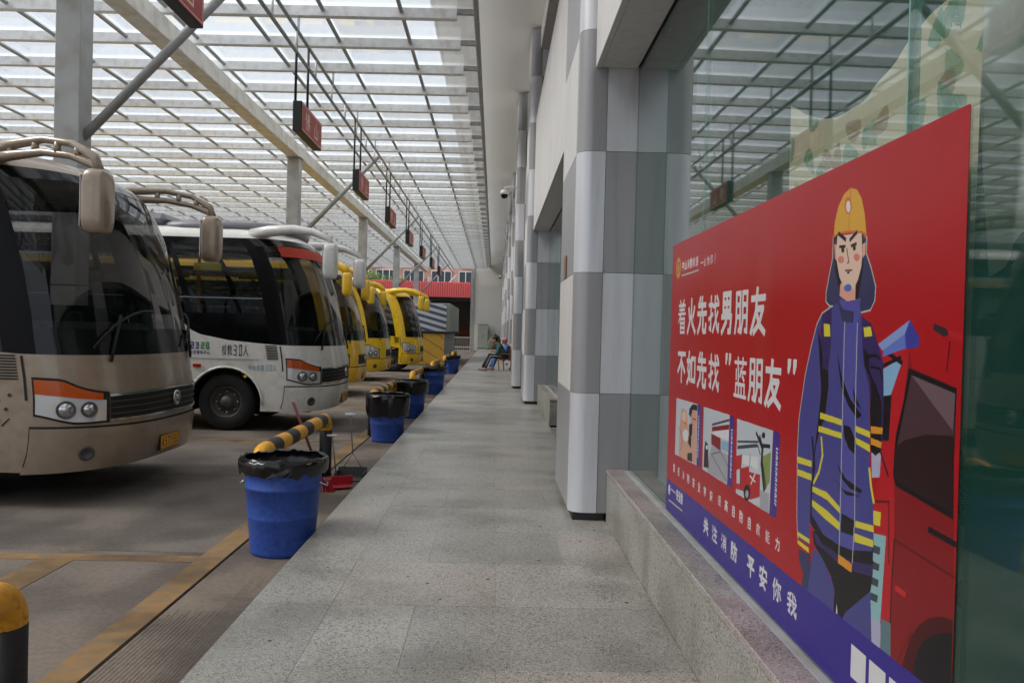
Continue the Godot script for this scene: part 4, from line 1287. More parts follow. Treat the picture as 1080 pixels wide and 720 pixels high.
# ---------------------------------------------------------------- poster and cloths
func build_poster() -> void:
	var t := thing("poster", "large red fire safety poster with a cartoon firefighter on the glass front", "poster", Vector3(1.0366, 0.555, -3.2575))
	var m := mat("poster_print", c8(205, 205, 205), 0.30)
	m.albedo_texture = poster_print()
	m.metallic_specular = 0.4
	var wr := ntex(noise(77, 0.004, 3), [[0.0, Color.BLACK], [1.0, Color.WHITE]], 256)
	m.heightmap_enabled = true
	m.heightmap_texture = wr
	m.heightmap_scale = 0.9
	var st := mb(true)
	var nx := 40; var ny := 20
	var hl := (4.745 - 1.77) / 2.0
	var hh := 2.10 - 0.555
	var nz := noise(5, 0.9, 3)
	var pt := func(i: int, j: int) -> Vector3:
		var s := float(i) / nx; var v := float(j) / ny
		var bump := nz.get_noise_2d(s * 3.0, v * 2.0) * 0.0007
		return Vector3(bump, hh * (1.0 - v), hl * 2.0 * s - hl)
	for i in nx:
		for j in ny:
			var q := [pt.call(i, j), pt.call(i + 1, j), pt.call(i + 1, j + 1), pt.call(i, j + 1)]
			var uv := []
			for d in [[0, 0], [1, 0], [1, 1], [0, 1]]: uv.append(Vector2(float(i + d[0]) / nx, float(j + d[1]) / ny))
			quad_uv(st, q, uv, Vector3(1, 0.7, 0))
	build("printed_sheet", st, m, t)
	boxpart("backing", t, M["poster_back"], Vector3(0.0012, 0.003, -hl + 0.003), Vector3(0.0031, hh - 0.003, hl - 0.003))
	# leaf patterned cloth behind the glass
	page(560, 800, ink("cream"))
	var fr := RandomNumberGenerator.new()
	fr.seed = 4
	for k in 110:
		var o := Vector2(fr.randf_range(0, 560), fr.randf_range(0, 800))
		var an := fr.randf_range(0, PI2)
		var c := ["palm", "palm2", "palm", "brown"][k % 4] as String
		for j in 12:
			var f := (j + 1) / 12.0
			var p := o + Vector2.from_angle(an) * 46.0 * f
			var ln := 22.0 * sin(PI * clampf(f * 0.9 + 0.08, 0, 1))
			for s: float in [-1.0, 1.0]:
				stroke(p, p + Vector2.from_angle(an + s * 0.85) * ln, 2.2, ink(c))
		stroke(o, o + Vector2.from_angle(an) * 46.0, 2.0, ink(c))
	var cm := print_mat("leaf_print", 0.8)
	cm.metallic_specular = 0.3
	var cl := thing("cloth_banner", "cream cloth with a green palm leaf print hanging behind the poster's glass", "cloth", Vector3(1.16, 0.6, -2.4))
	st = mb(true)
	var cp := func(i: int, j: int) -> Vector3:
		var s := i / 48.0; var v := j / 16.0
		var top := 2.50 - 0.15 * sin(PI * minf(s * 1.25, 1.0)) - 0.04 * s
		var z := lerpf(-3.22, -1.93, s)
		return Vector3(0.009 * sin(s * 17.0) * (0.3 + v) + 0.004 * sin(s * 41.0 + v * 3.0), lerpf(top, 0.62, v) - 0.6, z + 2.4)
	for i in 48:
		for j in 16:
			var uv := []
			for d in [[0, 0], [1, 0], [1, 1], [0, 1]]: uv.append(Vector2((i + d[0]) / 48.0, (j + d[1]) / 16.0))
			quad_uv(st, [cp.call(i, j), cp.call(i + 1, j), cp.call(i + 1, j + 1), cp.call(i, j + 1)], uv, Vector3(1, 1, 0))
	build("cloth", st, cm, cl)
	st = mb(true)
	tube(st, [Vector3(0, 1.93, -0.85), Vector3(0, 1.89, 2.6)], 0.008, 6)
	build("line", st, M["wire"], cl)
	var dr := thing("drape", "pale translucent drape behind the glass at the right edge", "drape", Vector3(1.27, 0.55, -0.4))
	st = mb(true)
	var dp := func(i: int, j: int) -> Vector3:
		var s := i / 60.0; var v := j / 12.0
		return Vector3(0.06 * sin(s * 46.0 + v * 1.5) * (0.6 + 0.4 * v) + 0.03 * sin(s * 17.0), lerpf(3.04, 1.2 + 0.15 * sin(s * 9.0), v), lerpf(-1.78, 2.4, s) + 0.03 * sin(v * 7.0 + s * 30.0))
	for i in 60:
		for j in 12:
			quad(st, dp.call(i, j), dp.call(i + 1, j), dp.call(i + 1, j + 1), dp.call(i, j + 1), Vector3(1, 1, 0))
	build("drape_sheet", st, M["drape"], dr)

# ---------------------------------------------------------------- bins, hoops, brooms
func make_bin(label: String, at: Vector3, scale_: float, seed_: int, bagged: float) -> void:
	var t := thing("waste_bin", label, "bin", at, "blue waste bins along the kerb")
	var k := scale_
	var st := mb(true)
	lathe(st, Vector3.ZERO, [[0.0, 0.012], [0.19 * k, 0.012], [0.2 * k, 0.0], [0.212 * k, 0.006], [0.217 * k, 0.03], [0.236 * k, 0.25], [0.2375 * k, 0.252], [0.239 * k, 0.262], [0.2385 * k, 0.27], [0.252 * k, 0.45], [0.257 * k, 0.452], [0.258 * k, 0.47], [0.254 * k, 0.475], [0.262 * k, 0.60], [0.276 * k, 0.605], [0.278 * k, 0.635], [0.262 * k, 0.64], [0.25 * k, 0.60], [0.2 * k, 0.03], [0.0, 0.025]], 40)
	build("tub", st, M["bin_blue"], t)
	# bin liner folded over the rim
	var nz := noise(seed_, 1.0, 3)
	st = mb(true)
	var rings := [[0.15, 0.42, 0.0], [0.235, 0.60, 0.2], [0.264, 0.664, 0.3], [0.288, 0.668, 0.4], [0.302, 0.642, 0.6], [0.303, 0.610, 0.6], [0.291, 0.582 - bagged * 0.5, 0.6], [0.284, 0.56 - bagged, 0.55]]
	var n := 56
	var pt := func(i: int, j: int) -> Vector3:
		var r: Array = rings[j]
		var an := PI2 * i / n
		var d := Vector2.from_angle(an)
		var w: float = nz.get_noise_3d(d.x * 2.2, d.y * 2.2, j * 0.35) * 0.05 * r[2] + nz.get_noise_3d(d.x * 7.0, d.y * 7.0, j * 0.6 + 5.0) * 0.045 * r[2]
		var rr: float = (r[0] + absf(w) * 0.5) * k
		return Vector3(d.x * rr, r[1] + w * (1.0 if j > 1 else 0.3), d.y * rr)
	for j in rings.size() - 1:
		for i in n:
			quad(st, pt.call(i, j), pt.call(i + 1, j), pt.call(i + 1, j + 1), pt.call(i, j + 1), Vector3(0, 0.3, 0))
	build("bin_liner", st, M["bin_bag"], t)
	for s: float in [-1.0, 1.0]:
		st = mb(true)
		var hp := []
		for q in 9:
			var an := PI * q / 8.0
			hp.append(Vector3(s * (0.255 + 0.05 * sin(an)) * k, 0.50 - 0.03 * sin(an), cos(an) * 0.05))
		tube(st, hp, 0.006, 6)
		build("handle", st, M["chrome"], t)

func make_hoop(label: String, z0: float, z1: float, x := -1.76) -> void:
	var t := thing("barrier_hoop", label, "barrier", Vector3(x, 0, z0), "yellow and black wheel-stop hoops in the yard")
	var r := 0.065
	var dz := z1 - z0
	for z: float in [0.0, dz]:
		var st := mb(true)
		tube(st, [Vector3(0, -0.02, z), Vector3(0, 0.49, z)], r, 18)
		build("leg", st, M["hoop_black"], t)
	# bent top, sleeve by sleeve
	var path := []
	var rc := 0.11
	for k in 7:
		var an := PI / 2.0 * k / 6.0
		path.append(Vector3(0, 0.49 + sin(an) * rc, -(rc - cos(an) * rc)))
	for k in range(1, 24): path.append(Vector3(0, 0.49 + rc, lerpf(-rc, dz + rc, k / 24.0)))
	for k in range(6, -1, -1):
		var an := PI / 2.0 * k / 6.0
		path.append(Vector3(0, 0.49 + sin(an) * rc, dz + (rc - cos(an) * rc)))
	var cuts := [0, 7, 10, 13, 16, 19, 22, 26, 29, 36]
	for k in cuts.size() - 1:
		var seg := path.slice(cuts[k], mini(cuts[k + 1] + 1, path.size()))
		var st := mb(true)
		tube(st, seg, r + 0.001, 18, false)
		build("band", st, M["hoop_yellow"] if k % 2 == 0 else M["hoop_black"], t)

func build_street_things() -> void:
	var bl := ["nearest blue waste bin with a loose black liner at the kerb", "dark bagged blue bin, second from the front, its liner hanging low", "third blue bin from the front, close behind the low-hanging liner", "fourth blue bin from the front along the kerb", "farthest blue bin along the kerb near the striped booth"]
	var bp := [Vector3(-1.445, 0, -5.68), Vector3(-1.465, 0, -11.35), Vector3(-1.455, 0, -14.5), Vector3(-1.455, 0, -20.0), Vector3(-1.5, 0, -29.4)]
	for i in 5: make_bin(bl[i], bp[i], 1.0, 31 + i, [0.0, 0.2, 0.12, 0.0, 0.02][i])
	var hl := ["yellow topped barrier hoop at the lower left corner of the picture", "yellow and black hoop behind the nearest blue bin", "hoop beside the second and third blue bins", "hoop beside the fourth blue bin", "fifth yellow and black hoop from the front, beyond the fourth bin", "sixth hoop from the front, beside the farthest blue bin", "seventh hoop from the front, beyond the farthest bin"]
	for i in 7:
		make_hoop(hl[i], -0.35 - 5.72 * i - (0.12 if i > 0 else 0.0), -2.9 - 5.72 * i, -1.76 + (0.06 if i == 0 else 0.0))
	# long handled dustpan
	var d := thing("dustpan", "grey long-handled dustpan standing by the kerb behind the nearest bin", "dustpan", Vector3(-1.45, 0, -8.4))
	var st := mb()
	cbox(st, Vector3(0, 0.012, 0), Vector3(0.30, 0.012, 0.26), 0.003)
	cbox(st, Vector3(0, 0.06, -0.125), Vector3(0.30, 0.11, 0.012), 0.003)
	for s: float in [-1.0, 1.0]: cbox(st, Vector3(s * 0.146, 0.045, 0), Vector3(0.01, 0.08, 0.25), 0.003)
	build("pan", st, M["pan_grey"], d)
	st = mb(true)
	tube(st, [Vector3(-0.1, 0.1, -0.11), Vector3(0.0, 0.26, -0.1), Vector3(0.1, 0.1, -0.11)], 0.005, 6)
	tube(st, [Vector3(0.0, 0.25, -0.1), Vector3(-0.03, 0.66, -0.08)], 0.006, 6)
	build("wire_handle", st, M["wire"], d)
	st = mb(true)
	tube(st, [Vector3(-0.085, 0.665, -0.08), Vector3(0.025, 0.665, -0.08)], 0.014, 8)
	build("grip", st, M["stripe_white"], d)
	var p := thing("dustpan", "small red dustpan with a thin upright handle beside the kerb", "dustpan", Vector3(-1.5, 0, -7.95))
	st = mb()
	cbox(st, Vector3(0, 0.02, 0), Vector3(0.24, 0.012, 0.22), 0.003, Basis(Vector3.UP, 0.5))
	cbox(st, Vector3(0.03, 0.06, -0.09), Vector3(0.22, 0.09, 0.014), 0.003, Basis(Vector3.UP, 0.5))
	build("pan", st, M["plastic_red"], p)
	st = mb(true)
	tube(st, [Vector3(-0.02, 0.05, -0.08), Vector3(-0.07, 0.50, -0.05)], 0.007, 6)
	build("handle", st, M["wire"], p)
	st = mb(true)
	tube(st, [Vector3(-0.12, 0.505, -0.05), Vector3(-0.02, 0.505, -0.05)], 0.012, 6)
	build("grip", st, M["stripe_white"], p)
	var b := thing("broom", "broom with a red-brown stick leaning on the hoop behind the nearest bin", "broom", Vector3(-1.6, 0, -7.75))
	st = mb(true)
	tube(st, [Vector3(-0.02, 0.14, 0.0), Vector3(-0.27, 0.86, 0.12)], 0.014, 8)
	build("stick", st, M["broom_stick"], b)
	st = mb(true)
	tube(st, [Vector3(0.0, 0.08, 0.0), Vector3(-0.09, 0.34, 0.035)], 0.018, 8)
	build("socket", st, M["plastic_red"], b)
	st = mb()
	for k in 40:
		var x := rng.randf_range(-0.12, 0.12); var z := rng.randf_range(-0.03, 0.03)
		tube(st, [Vector3(x * 0.5, 0.11, z * 0.6), Vector3(x, 0.0, z)], 0.005, 4, false)
	cbox(st, Vector3(0, 0.11, 0), Vector3(0.16, 0.04, 0.05), 0.008)
	build("bristles", st, M["plastic_red"], b)

# ---------------------------------------------------------------- people: tapered capsules joined by a smooth minimum, meshed as surface nets
func surf(bones: Array, cell: float, blend: float) -> ArrayMesh:
	var lo := Vector3.INF; var hi := -Vector3.INF
	for b in bones:
		var m := maxf(b[2], b[3]) + blend
		for e in 2:
			lo = lo.min(b[e] - Vector3.ONE * m); hi = hi.max(b[e] + Vector3.ONE * m)
	var n := Vector3i(((hi - lo) / cell).ceil()) + Vector3i.ONE * 2
	var val := PackedFloat32Array()
	val.resize(n.x * n.y * n.z)
	val.fill(1.0)
	var pre := []
	for b in bones:
		var m := maxf(b[2], b[3]) + blend + cell * 2.0
		var a0 := Vector3i(((b[0].min(b[1]) - Vector3.ONE * m - lo) / cell).floor()).clamp(Vector3i.ZERO, n - Vector3i.ONE)
		var a1 := Vector3i(((b[0].max(b[1]) + Vector3.ONE * m - lo) / cell).ceil()).clamp(Vector3i.ZERO, n - Vector3i.ONE)
		var ab: Vector3 = b[1] - b[0]
		var l2 := maxf(ab.length_squared(), 1e-8)
		var r0: float = b[2]; var r1: float = b[3]
		var o: Vector3 = b[0]
		for z in range(a0.z, a1.z + 1):
			for y in range(a0.y, a1.y + 1):
				var at := (z * n.y + y) * n.x
				for x in range(a0.x, a1.x + 1):
					var p := lo + Vector3(x, y, z) * cell - o
					var t := clampf(p.dot(ab) / l2, 0.0, 1.0)
					var d := (p - ab * t).length() - lerpf(r0, r1, t)
					var v := val[at + x]
					var h := clampf(0.5 + 0.5 * (v - d) / blend, 0.0, 1.0)
					val[at + x] = lerpf(v, d, h) - blend * h * (1.0 - h)
	var idx := {}
	var st := mb(true)
	var verts := []
	for z in n.z - 1:
		for y in n.y - 1:
			for x in n.x - 1:
				var at := (z * n.y + y) * n.x + x
				var cs := [val[at], val[at + 1], val[at + n.x], val[at + n.x + 1], val[at + n.x * n.y], val[at + n.x * n.y + 1], val[at + n.x * n.y + n.x], val[at + n.x * n.y + n.x + 1]]
				var neg := 0
				for v in cs: neg += 1 if v < 0.0 else 0
				if neg == 0 or neg == 8: continue
				var sum := Vector3.ZERO; var cnt := 0
				for e in [[0, 1], [2, 3], [4, 5], [6, 7], [0, 2], [1, 3], [4, 6], [5, 7], [0, 4], [1, 5], [2, 6], [3, 7]]:
					var va: float = cs[e[0]]; var vb: float = cs[e[1]]
					if (va < 0.0) == (vb < 0.0): continue
					var t := va / (va - vb)
					var pa := Vector3(e[0] & 1, (e[0] >> 1) & 1, e[0] >> 2); var pb := Vector3(e[1] & 1, (e[1] >> 1) & 1, e[1] >> 2)
					sum += pa.lerp(pb, t); cnt += 1
				idx[at] = verts.size()
				verts.append(lo + (Vector3(x, y, z) + sum / cnt) * cell)
	var sx := 1; var sy := n.x; var sz := n.x * n.y
	for z in range(1, n.z - 1):
		for y in range(1, n.y - 1):
			for x in range(1, n.x - 1):
				var at := (z * n.y + y) * n.x + x
				var v := val[at]
				for ax in 3:
					var s1: int = [sx, sy, sz][ax]; var s2: int = [sy, sz, sx][ax]; var s3: int = [sz, sx, sy][ax]
					var w := val[at + s1]
					if (v < 0.0) == (w < 0.0): continue
					var q := [at, at - s2, at - s2 - s3, at - s3]
					if not (idx.has(q[0]) and idx.has(q[1]) and idx.has(q[2]) and idx.has(q[3])): continue
					var inside := lo + Vector3(x, y, z) * cell
					if w < 0.0: inside += Vector3(1 if ax == 0 else 0, 1 if ax == 1 else 0, 1 if ax == 2 else 0) * cell
					quad(st, verts[idx[q[0]]], verts[idx[q[1]]], verts[idx[q[2]]], verts[idx[q[3]]], inside)
	st.generate_normals()
	return st.commit()

func hand(bones: Array, w: Vector3, dir: Vector3, side: Vector3) -> void:
	var up := dir.cross(side).normalized()
	var kn := w + dir * 0.085
	bones.append([w, w + dir * 0.04, 0.028, 0.03])
	for k in 4:
		var s := (k - 1.5) * 0.02
		bones.append([w + dir * 0.03 + side * s * 0.8, kn + side * s, 0.016, 0.012])
		var ln: float = [0.07, 0.08, 0.075, 0.06][k]
		var mid := kn + side * s + dir * ln * 0.5 - up * 0.014
		bones.append([kn + side * s, mid, 0.0105, 0.0095])
		bones.append([mid, mid + dir * ln * 0.35 - up * 0.03, 0.0095, 0.008])
	bones.append([w + dir * 0.03 - side * 0.025, w + dir * 0.06 - side * 0.055 - up * 0.01, 0.013, 0.011])
	bones.append([w + dir * 0.06 - side * 0.055 - up * 0.01, w + dir * 0.09 - side * 0.06 - up * 0.025, 0.011, 0.009])

func person(label: String, at: Vector3, scale_: float, topm: String, legm: String, capped: bool, bend: float) -> void:
	# seated, facing -x; origin on the floor below the hips
	var t := thing("person", label, "person", at, "people seated by the columns")
	t.scale = Vector3.ONE * scale_
	var hip := Vector3(0.02, 0.52, 0)
	var chest := Vector3(-0.04 - bend * 0.6, 0.82, 0)
	var neck := Vector3(-0.08 - bend, 0.99, 0)
	var head := neck + Vector3(-0.06 - bend * 0.3, 0.13, 0)
	var skin := []
	skin.append([neck, head - Vector3(0, 0.04, 0), 0.05, 0.055])
	skin.append([head + Vector3(0.015, 0.03, 0), head + Vector3(-0.01, -0.005, 0), 0.088, 0.075])
	skin.append([head + Vector3(-0.03, -0.03, 0), head + Vector3(-0.05, -0.075, 0), 0.06, 0.036])
	skin.append([head + Vector3(-0.085, 0.0, 0), head + Vector3(-0.107, -0.022, 0), 0.010, 0.015])
	for s: float in [-1.0, 1.0]:
		skin.append([head + Vector3(0.02, 0.01, s * 0.082), head + Vector3(0.02, -0.03, s * 0.084), 0.017, 0.012])
	skin.append([hip, chest, 0.10, 0.11])
	skin.append([chest, neck, 0.10, 0.055])
	var top := [[hip + Vector3(0, 0.02, -0.05), chest + Vector3(0, 0, -0.06), 0.135, 0.125], [hip + Vector3(0, 0.02, 0.05), chest + Vector3(0, 0, 0.06), 0.135, 0.125], [chest + Vector3(0, 0.1, -0.13), chest + Vector3(0, 0.1, 0.13), 0.075, 0.075], [chest, neck - Vector3(0, 0.04, 0), 0.12, 0.065]]
	var legs := [[hip - Vector3(0, 0.02, 0.08), hip - Vector3(0, 0.02, -0.08), 0.135, 0.135]]
	var shoes := []
	for s: float in [-1.0, 1.0]:
		var sh := chest + Vector3(0, 0.11, s * 0.17)
		var el := sh + Vector3(-0.10, -0.26, s * 0.04)
		var wr := Vector3(-0.34, 0.70, s * 0.09)
		skin.append([sh, el, 0.045, 0.038]); skin.append([el, wr, 0.038, 0.026])
		top.append([sh, el, 0.066, 0.056])
		top.append([el, el.lerp(wr, 0.55), 0.054, 0.046])
		hand(skin, wr, (Vector3(-1, 0.15, -s * 0.3)).normalized(), Vector3(0, 0.25, 1).normalized() * s)
		var kn := Vector3(-0.5, 0.54, s * 0.11)
		var an := Vector3(-0.70 + 0.05 * s, 0.10, s * 0.12)
		skin.append([hip + Vector3(0, 0, s * 0.08), kn, 0.07, 0.05]); skin.append([kn, an, 0.045, 0.032])
		legs.append([hip + Vector3(0, -0.01, s * 0.09), kn, 0.095, 0.075]); legs.append([kn, an + Vector3(0.01, 0.04, 0), 0.074, 0.058])
		skin.append([an, an + Vector3(-0.1, -0.05, 0), 0.035, 0.03])
		shoes.append([an + Vector3(0.03, -0.055, 0), an + Vector3(-0.15, -0.065, 0), 0.045, 0.035])
	var body := put("body", surf(skin, 0.012, 0.016), M["skin"], t)
	put("top", surf(top, 0.02, 0.05), M[topm], t)
	put("trousers", surf(legs, 0.02, 0.04), M[legm], t)
	put("shoes", surf(shoes, 0.014, 0.01), M["shoe"], t)
	var hair := [[head + Vector3(0.03, 0.05, 0), head + Vector3(0.0, 0.055, 0), 0.095, 0.088], [head + Vector3(0.05, 0.02, 0), head + Vector3(0.055, -0.05, 0), 0.075, 0.05]]
	if capped: hair.append([head + Vector3(-0.08, 0.05, -0.05), head + Vector3(-0.08, 0.05, 0.05), 0.035, 0.035])
	put("cap" if capped else "hair", surf(hair, 0.014, 0.03), M["cap_pink" if capped else "hair"], t)
	for s: float in [-1.0, 1.0]:
		var st := mb(true)
		pillow(st, head + Vector3(-0.082, 0.012, s * 0.032), Vector3(0.014, 0.014, 0.026), 1.0, Basis(), 8, 6)
		build("eye", st, M["hair"], t)
		if not capped:
			st = mb(true)
			var kn := Vector3(-0.5, 0.54, s * 0.11); var an := Vector3(-0.70 + 0.05 * s, 0.14, s * 0.12)
			tube(st, [Vector3(-0.05, 0.52, s * 0.19), kn + Vector3(0.02, 0.0, s * 0.08), an + Vector3(0.01, 0.02, s * 0.066)], 0.014, 6)
			build("trouser_stripe", st, M["stripe_white"], t)
	var st2 := mb(true)
	tube(st2, [head + Vector3(-0.092, -0.058, -0.022), head + Vector3(-0.098, -0.06, 0), head + Vector3(-0.092, -0.058, 0.022)], 0.005, 6)
	build("mouth", st2, M["cap_pink"], t)

func chair(label: String, at: Vector3) -> void:
	var t := thing("wooden_chair", label, "chair", at, "wooden chairs by the columns")
	boxpart("seat", t, M["wood"], Vector3(-0.22, 0.40, -0.23), Vector3(0.22, 0.435, 0.23), 0.012)
	for x: float in [-0.2, 0.2]:
		for z: float in [-0.21, 0.21]:
			var st := mb()
			cbox(st, Vector3(x + (0.02 if x > 0 else -0.02), 0.2, z), Vector3(0.035, 0.42, 0.035), 0.005, Basis(Vector3.BACK, 0.1 if x < 0 else -0.1))
			build("leg", st, M["wood"], t)
	for z: float in [-0.21, 0.21]:
		boxpart("back_post", t, M["wood"], Vector3(0.19, 0.43, z - 0.018), Vector3(0.225, 0.88, z + 0.018), 0.006)
		boxpart("arm_rest", t, M["wood"], Vector3(-0.2, 0.6, z - 0.025), Vector3(0.188, 0.63, z + 0.025), 0.008)
		boxpart("arm_post", t, M["wood"], Vector3(-0.19, 0.436, z - 0.015), Vector3(-0.16, 0.6, z + 0.015), 0.004)
	for k in 3: boxpart("back_slat", t, M["wood"], Vector3(0.2, 0.56 + k * 0.12, -0.19), Vector3(0.215, 0.63 + k * 0.12, 0.19), 0.004)

func build_people() -> void:
	chair("wooden chair with the person in striped dark trousers", Vector3(0.40, WALK, -29.45))
	person("person in a teal top and dark trousers with a white side stripe, seated leaning forward", Vector3(0.36, WALK, -29.45), 1.0, "top_teal", "track_navy", false, 0.16)
	chair("wooden chair half hidden by the third column", Vector3(0.58, WALK, -30.1))
	person("person in a pink cap and blue top seated behind, half hidden by a column", Vector3(0.58, WALK, -30.1), 0.95, "top_blue", "top_blue", true, 0.06)

# ---------------------------------------------------------------- what stands beyond
func leafy(label: String, at: Vector3, h: float, r: float, seed_: int, called := "tree") -> void:
	var t := thing(called, label, "tree", at, "trees beyond the canopy")
	var g := RandomNumberGenerator.new()
	g.seed = seed_
	var st := mb(true)
	tube(st, [Vector3(0, -0.1, 0), Vector3(0.05, h * 0.3, 0.03), Vector3(-0.04, h * 0.62, 0)], [0.16, 0.11, 0.06], 8)
	for k in 5:
		var an := g.randf() * PI2
		tube(st, [Vector3(0, h * (0.35 + 0.06 * k), 0), Vector3(cos(an) * r * 0.6, h * (0.55 + 0.06 * k), sin(an) * r * 0.6)], [0.05, 0.02], 6)
	build("trunk", st, M["bark"], t)
	for layer in 2:
		st = mb()
		for k in 14:
			var c := Vector3(g.randf_range(-1, 1), g.randf_range(-0.8, 0.9), g.randf_range(-1, 1)).limit_length(1.0) * r * 0.75
			for j in 70:
				var d := Vector3(g.randfn(), g.randfn(), g.randfn()) * r * 0.2
				var p := Vector3(0, h * 0.72, 0) + c + d
				var b := Basis.from_euler(Vector3(g.randf() * 6.0, g.randf() * 6.0, g.randf() * 6.0))
				var s := g.randf_range(0.09, 0.17)
				quad(st, p + b * Vector3(-s, 0, 0), p + b * Vector3(0, s * 0.5, s * 0.15), p + b * Vector3(s, 0, 0), p + b * Vector3(0, -s * 0.5, s * 0.15), p - b.z)
		build("crown", st, M["leaf"], t)

func build_beyond() -> void:
	# booth with printed panels
	# wide slanting stripes
	page(512, 320, ink("stripewhite"))
	for k in 9: pg("stripeblue", [0, -250 + k * 74, 512, -20 + k * 74, 512, 16 + k * 74, 0, -214 + k * 74])
	print_mat("booth_stripes", 0.4)
	page(512, 320, ink("boothyel"))
	for r in 6:
		for k in 4:
			var x := 30 + k * 130 + (r % 2) * 60; var y := -30 + r * 62
			pg("boothred", [x, y, x + 12, y, x + 84, y + 60, x + 72, y + 60])
	for k in 40: pl("brown", 2, [k * 13, 0, k * 13 + 60, 320])
	print_mat("booth_yellow", 0.6)
	var b := thing("kiosk", "boxy booth with slanting blue stripes above and a yellow printed panel below", "booth", Vector3(-3.9, 0, -36.0))
	boxpart("lower_box", b, M["booth_grey"], Vector3(-1.6, 0.02, -9), Vector3(1.7, 1.42, -0.02), 0.02)
	boxpart("counter_edge", b, M["black_matt"], Vector3(-1.65, 1.42, -9.1), Vector3(1.95, 1.49, 0.05), 0.01)
	boxpart("upper_box", b, M["booth_grey"], Vector3(-1.6, 1.49, -9), Vector3(1.9, 2.78, -0.6), 0.03)
	var st := mb()
	quad_uv(st, [Vector3(-1.58, 0.04, 0), Vector3(1.68, 0.04, 0), Vector3(1.68, 1.4, 0), Vector3(-1.58, 1.4, 0)], [Vector2(0, 1), Vector2(1, 1), Vector2(1, 0), Vector2(0, 0)], Vector3(0, 1, -5))
	build("printed_panel", st, M["booth_yellow"], b)
	st = mb()
	quad_uv(st, [Vector3(-1.5, 1.52, -0.58), Vector3(1.72, 1.52, -0.58), Vector3(1.72, 2.74, -0.58), Vector3(-1.5, 2.74, -0.58)], [Vector2(0, 1), Vector2(1, 1), Vector2(1, 0), Vector2(0, 0)], Vector3(0, 2, -5))
	build("striped_panel", st, M["booth_stripes"], b)
	# cabinet and covered heap at the end of the walkway
	var c := thing("metal_cabinet", "pale green-grey metal cabinet standing against the end wall", "cabinet", Vector3(-0.95, WALK, -65.6))
	boxpart("carcass", c, M["cabinet"], Vector3(-0.42, 0.05, -0.3), Vector3(0.42, 1.95, 0.3), 0.01)
	for s: float in [-1.0, 1.0]:
		boxpart("door", c, M["cabinet"], Vector3(0.21 * s - 0.2, 0.1, 0.302), Vector3(0.21 * s + 0.2, 1.9, 0.32), 0.006)
		boxpart("handle", c, M["chrome"], Vector3(0.05 * s - 0.01, 0.95, 0.321), Vector3(0.05 * s + 0.01, 1.1, 0.345), 0.004)
	boxpart("feet", c, M["plinth"], Vector3(-0.4, 0.0, -0.28), Vector3(0.4, 0.05, 0.28))
	boxpart("top_lip", c, M["seam"], Vector3(-0.44, 1.951, -0.31), Vector3(0.44, 1.98, 0.32))
	var h := thing("covered_heap", "grey-green covered heap slumped beside the pale cabinet", "heap", Vector3(-0.05, WALK, -64.6))
	var nz := noise(91, 1.3, 4)
	st = mb(true)
	var hp := func(i: int, j: int) -> Vector3:
		var an := PI2 * i / 36.0; var v := j / 14.0
		var r := 0.62 * pow(cos(v * PI / 2.0), 0.55) * (1.0 + 0.25 * nz.get_noise_3d(cos(an), sin(an), v * 2.0))
		return Vector3(cos(an) * r + 0.12 * v, 1.2 * v * (1.0 + 0.1 * nz.get_noise_2d(cos(an) * 2.0, v)), sin(an) * r * 0.7)
	for i in 36:
		for j in 14:
			quad(st, hp.call(i, j), hp.call(i + 1, j), hp.call(i + 1, j + 1), hp.call(i, j + 1), Vector3(0, 0.4, 0))
	build("cover", st, M["tarpaulin"], h)
	boxpart("pallet", h, M["black_matt"], Vector3(-0.55, 0.0, -0.4), Vector3(0.55, 0.07, 0.4), 0.01)
	# red fascia over a dark open shop
	var s := thing("red_roofed_shed", "open shed with a red ribbed metal fascia at the far end of the yard", "shed", Vector3(-6.2, 0, -67))
	st = mb()
	for k in 46:
		var x := -4.0 + k * 0.19
		box2(st, Vector3(x, 4.30, -0.05), Vector3(x + 0.12, 5.55, 0.05), 0.02)
	box2(st, Vector3(-4.05, 4.29, -0.09), Vector3(4.75, 5.54, -0.02))
	build("ribbed_fascia", st, M["roof_red"], s)
	boxpart("lintel", s, M["black_matt"], Vector3(-4.0, 4.0, -0.4), Vector3(4.7, 4.28, -0.1))
	boxpart("shed_roof", s, M["roof_red"], Vector3(-4.05, 5.45, -8), Vector3(4.75, 5.53, -0.1))
	boxpart("shed_back", s, M["dark_shop"], Vector3(-4.0, 0, -8.2), Vector3(4.7, 5.4, -8.0))
	for x: float in [-4.0, 4.45]: boxpart("side_wall", s, M["dark_shop"], Vector3(x, 0, -7.98), Vector3(x + 0.25, 5.4, -0.42))
	boxpart("door_leaf", s, M["wood"], Vector3(2.9, 0, -7.9), Vector3(3.9, 2.1, -7.85))
	boxpart("notice_board", s, M["fence_white"], Vector3(1.7, 1.0, -7.9), Vector3(2.4, 2.0, -7.85))
	var f := thing("railing", "low white railing in front of the dark shed", "railing", Vector3(-3.4, 0, -60))
	for y: float in [0.35, 1.05]: boxpart("rail", f, M["fence_white"], Vector3(-0.9, y, -0.02), Vector3(1.6, y + 0.05, 0.02), 0.006)
	for k in 18: boxpart("baluster", f, M["fence_white"], Vector3(-0.88 + k * 0.145, 0.0, -0.012), Vector3(-0.855 + k * 0.145, 1.048, 0.012))
	# pink building behind
	var p := thing("pink_building", "pink rendered building with white framed windows behind the red fascia", "building", Vector3(-12, 0, -84))
	boxpart("wall", p, M["wall_pink"], Vector3(-16, 0, -8), Vector3(13, 9.6, 0))
	boxpart("mauve_panel", p, M["wall_mauve"], Vector3(-6.0, 0, 0.0), Vector3(5.5, 6.05, 0.12))
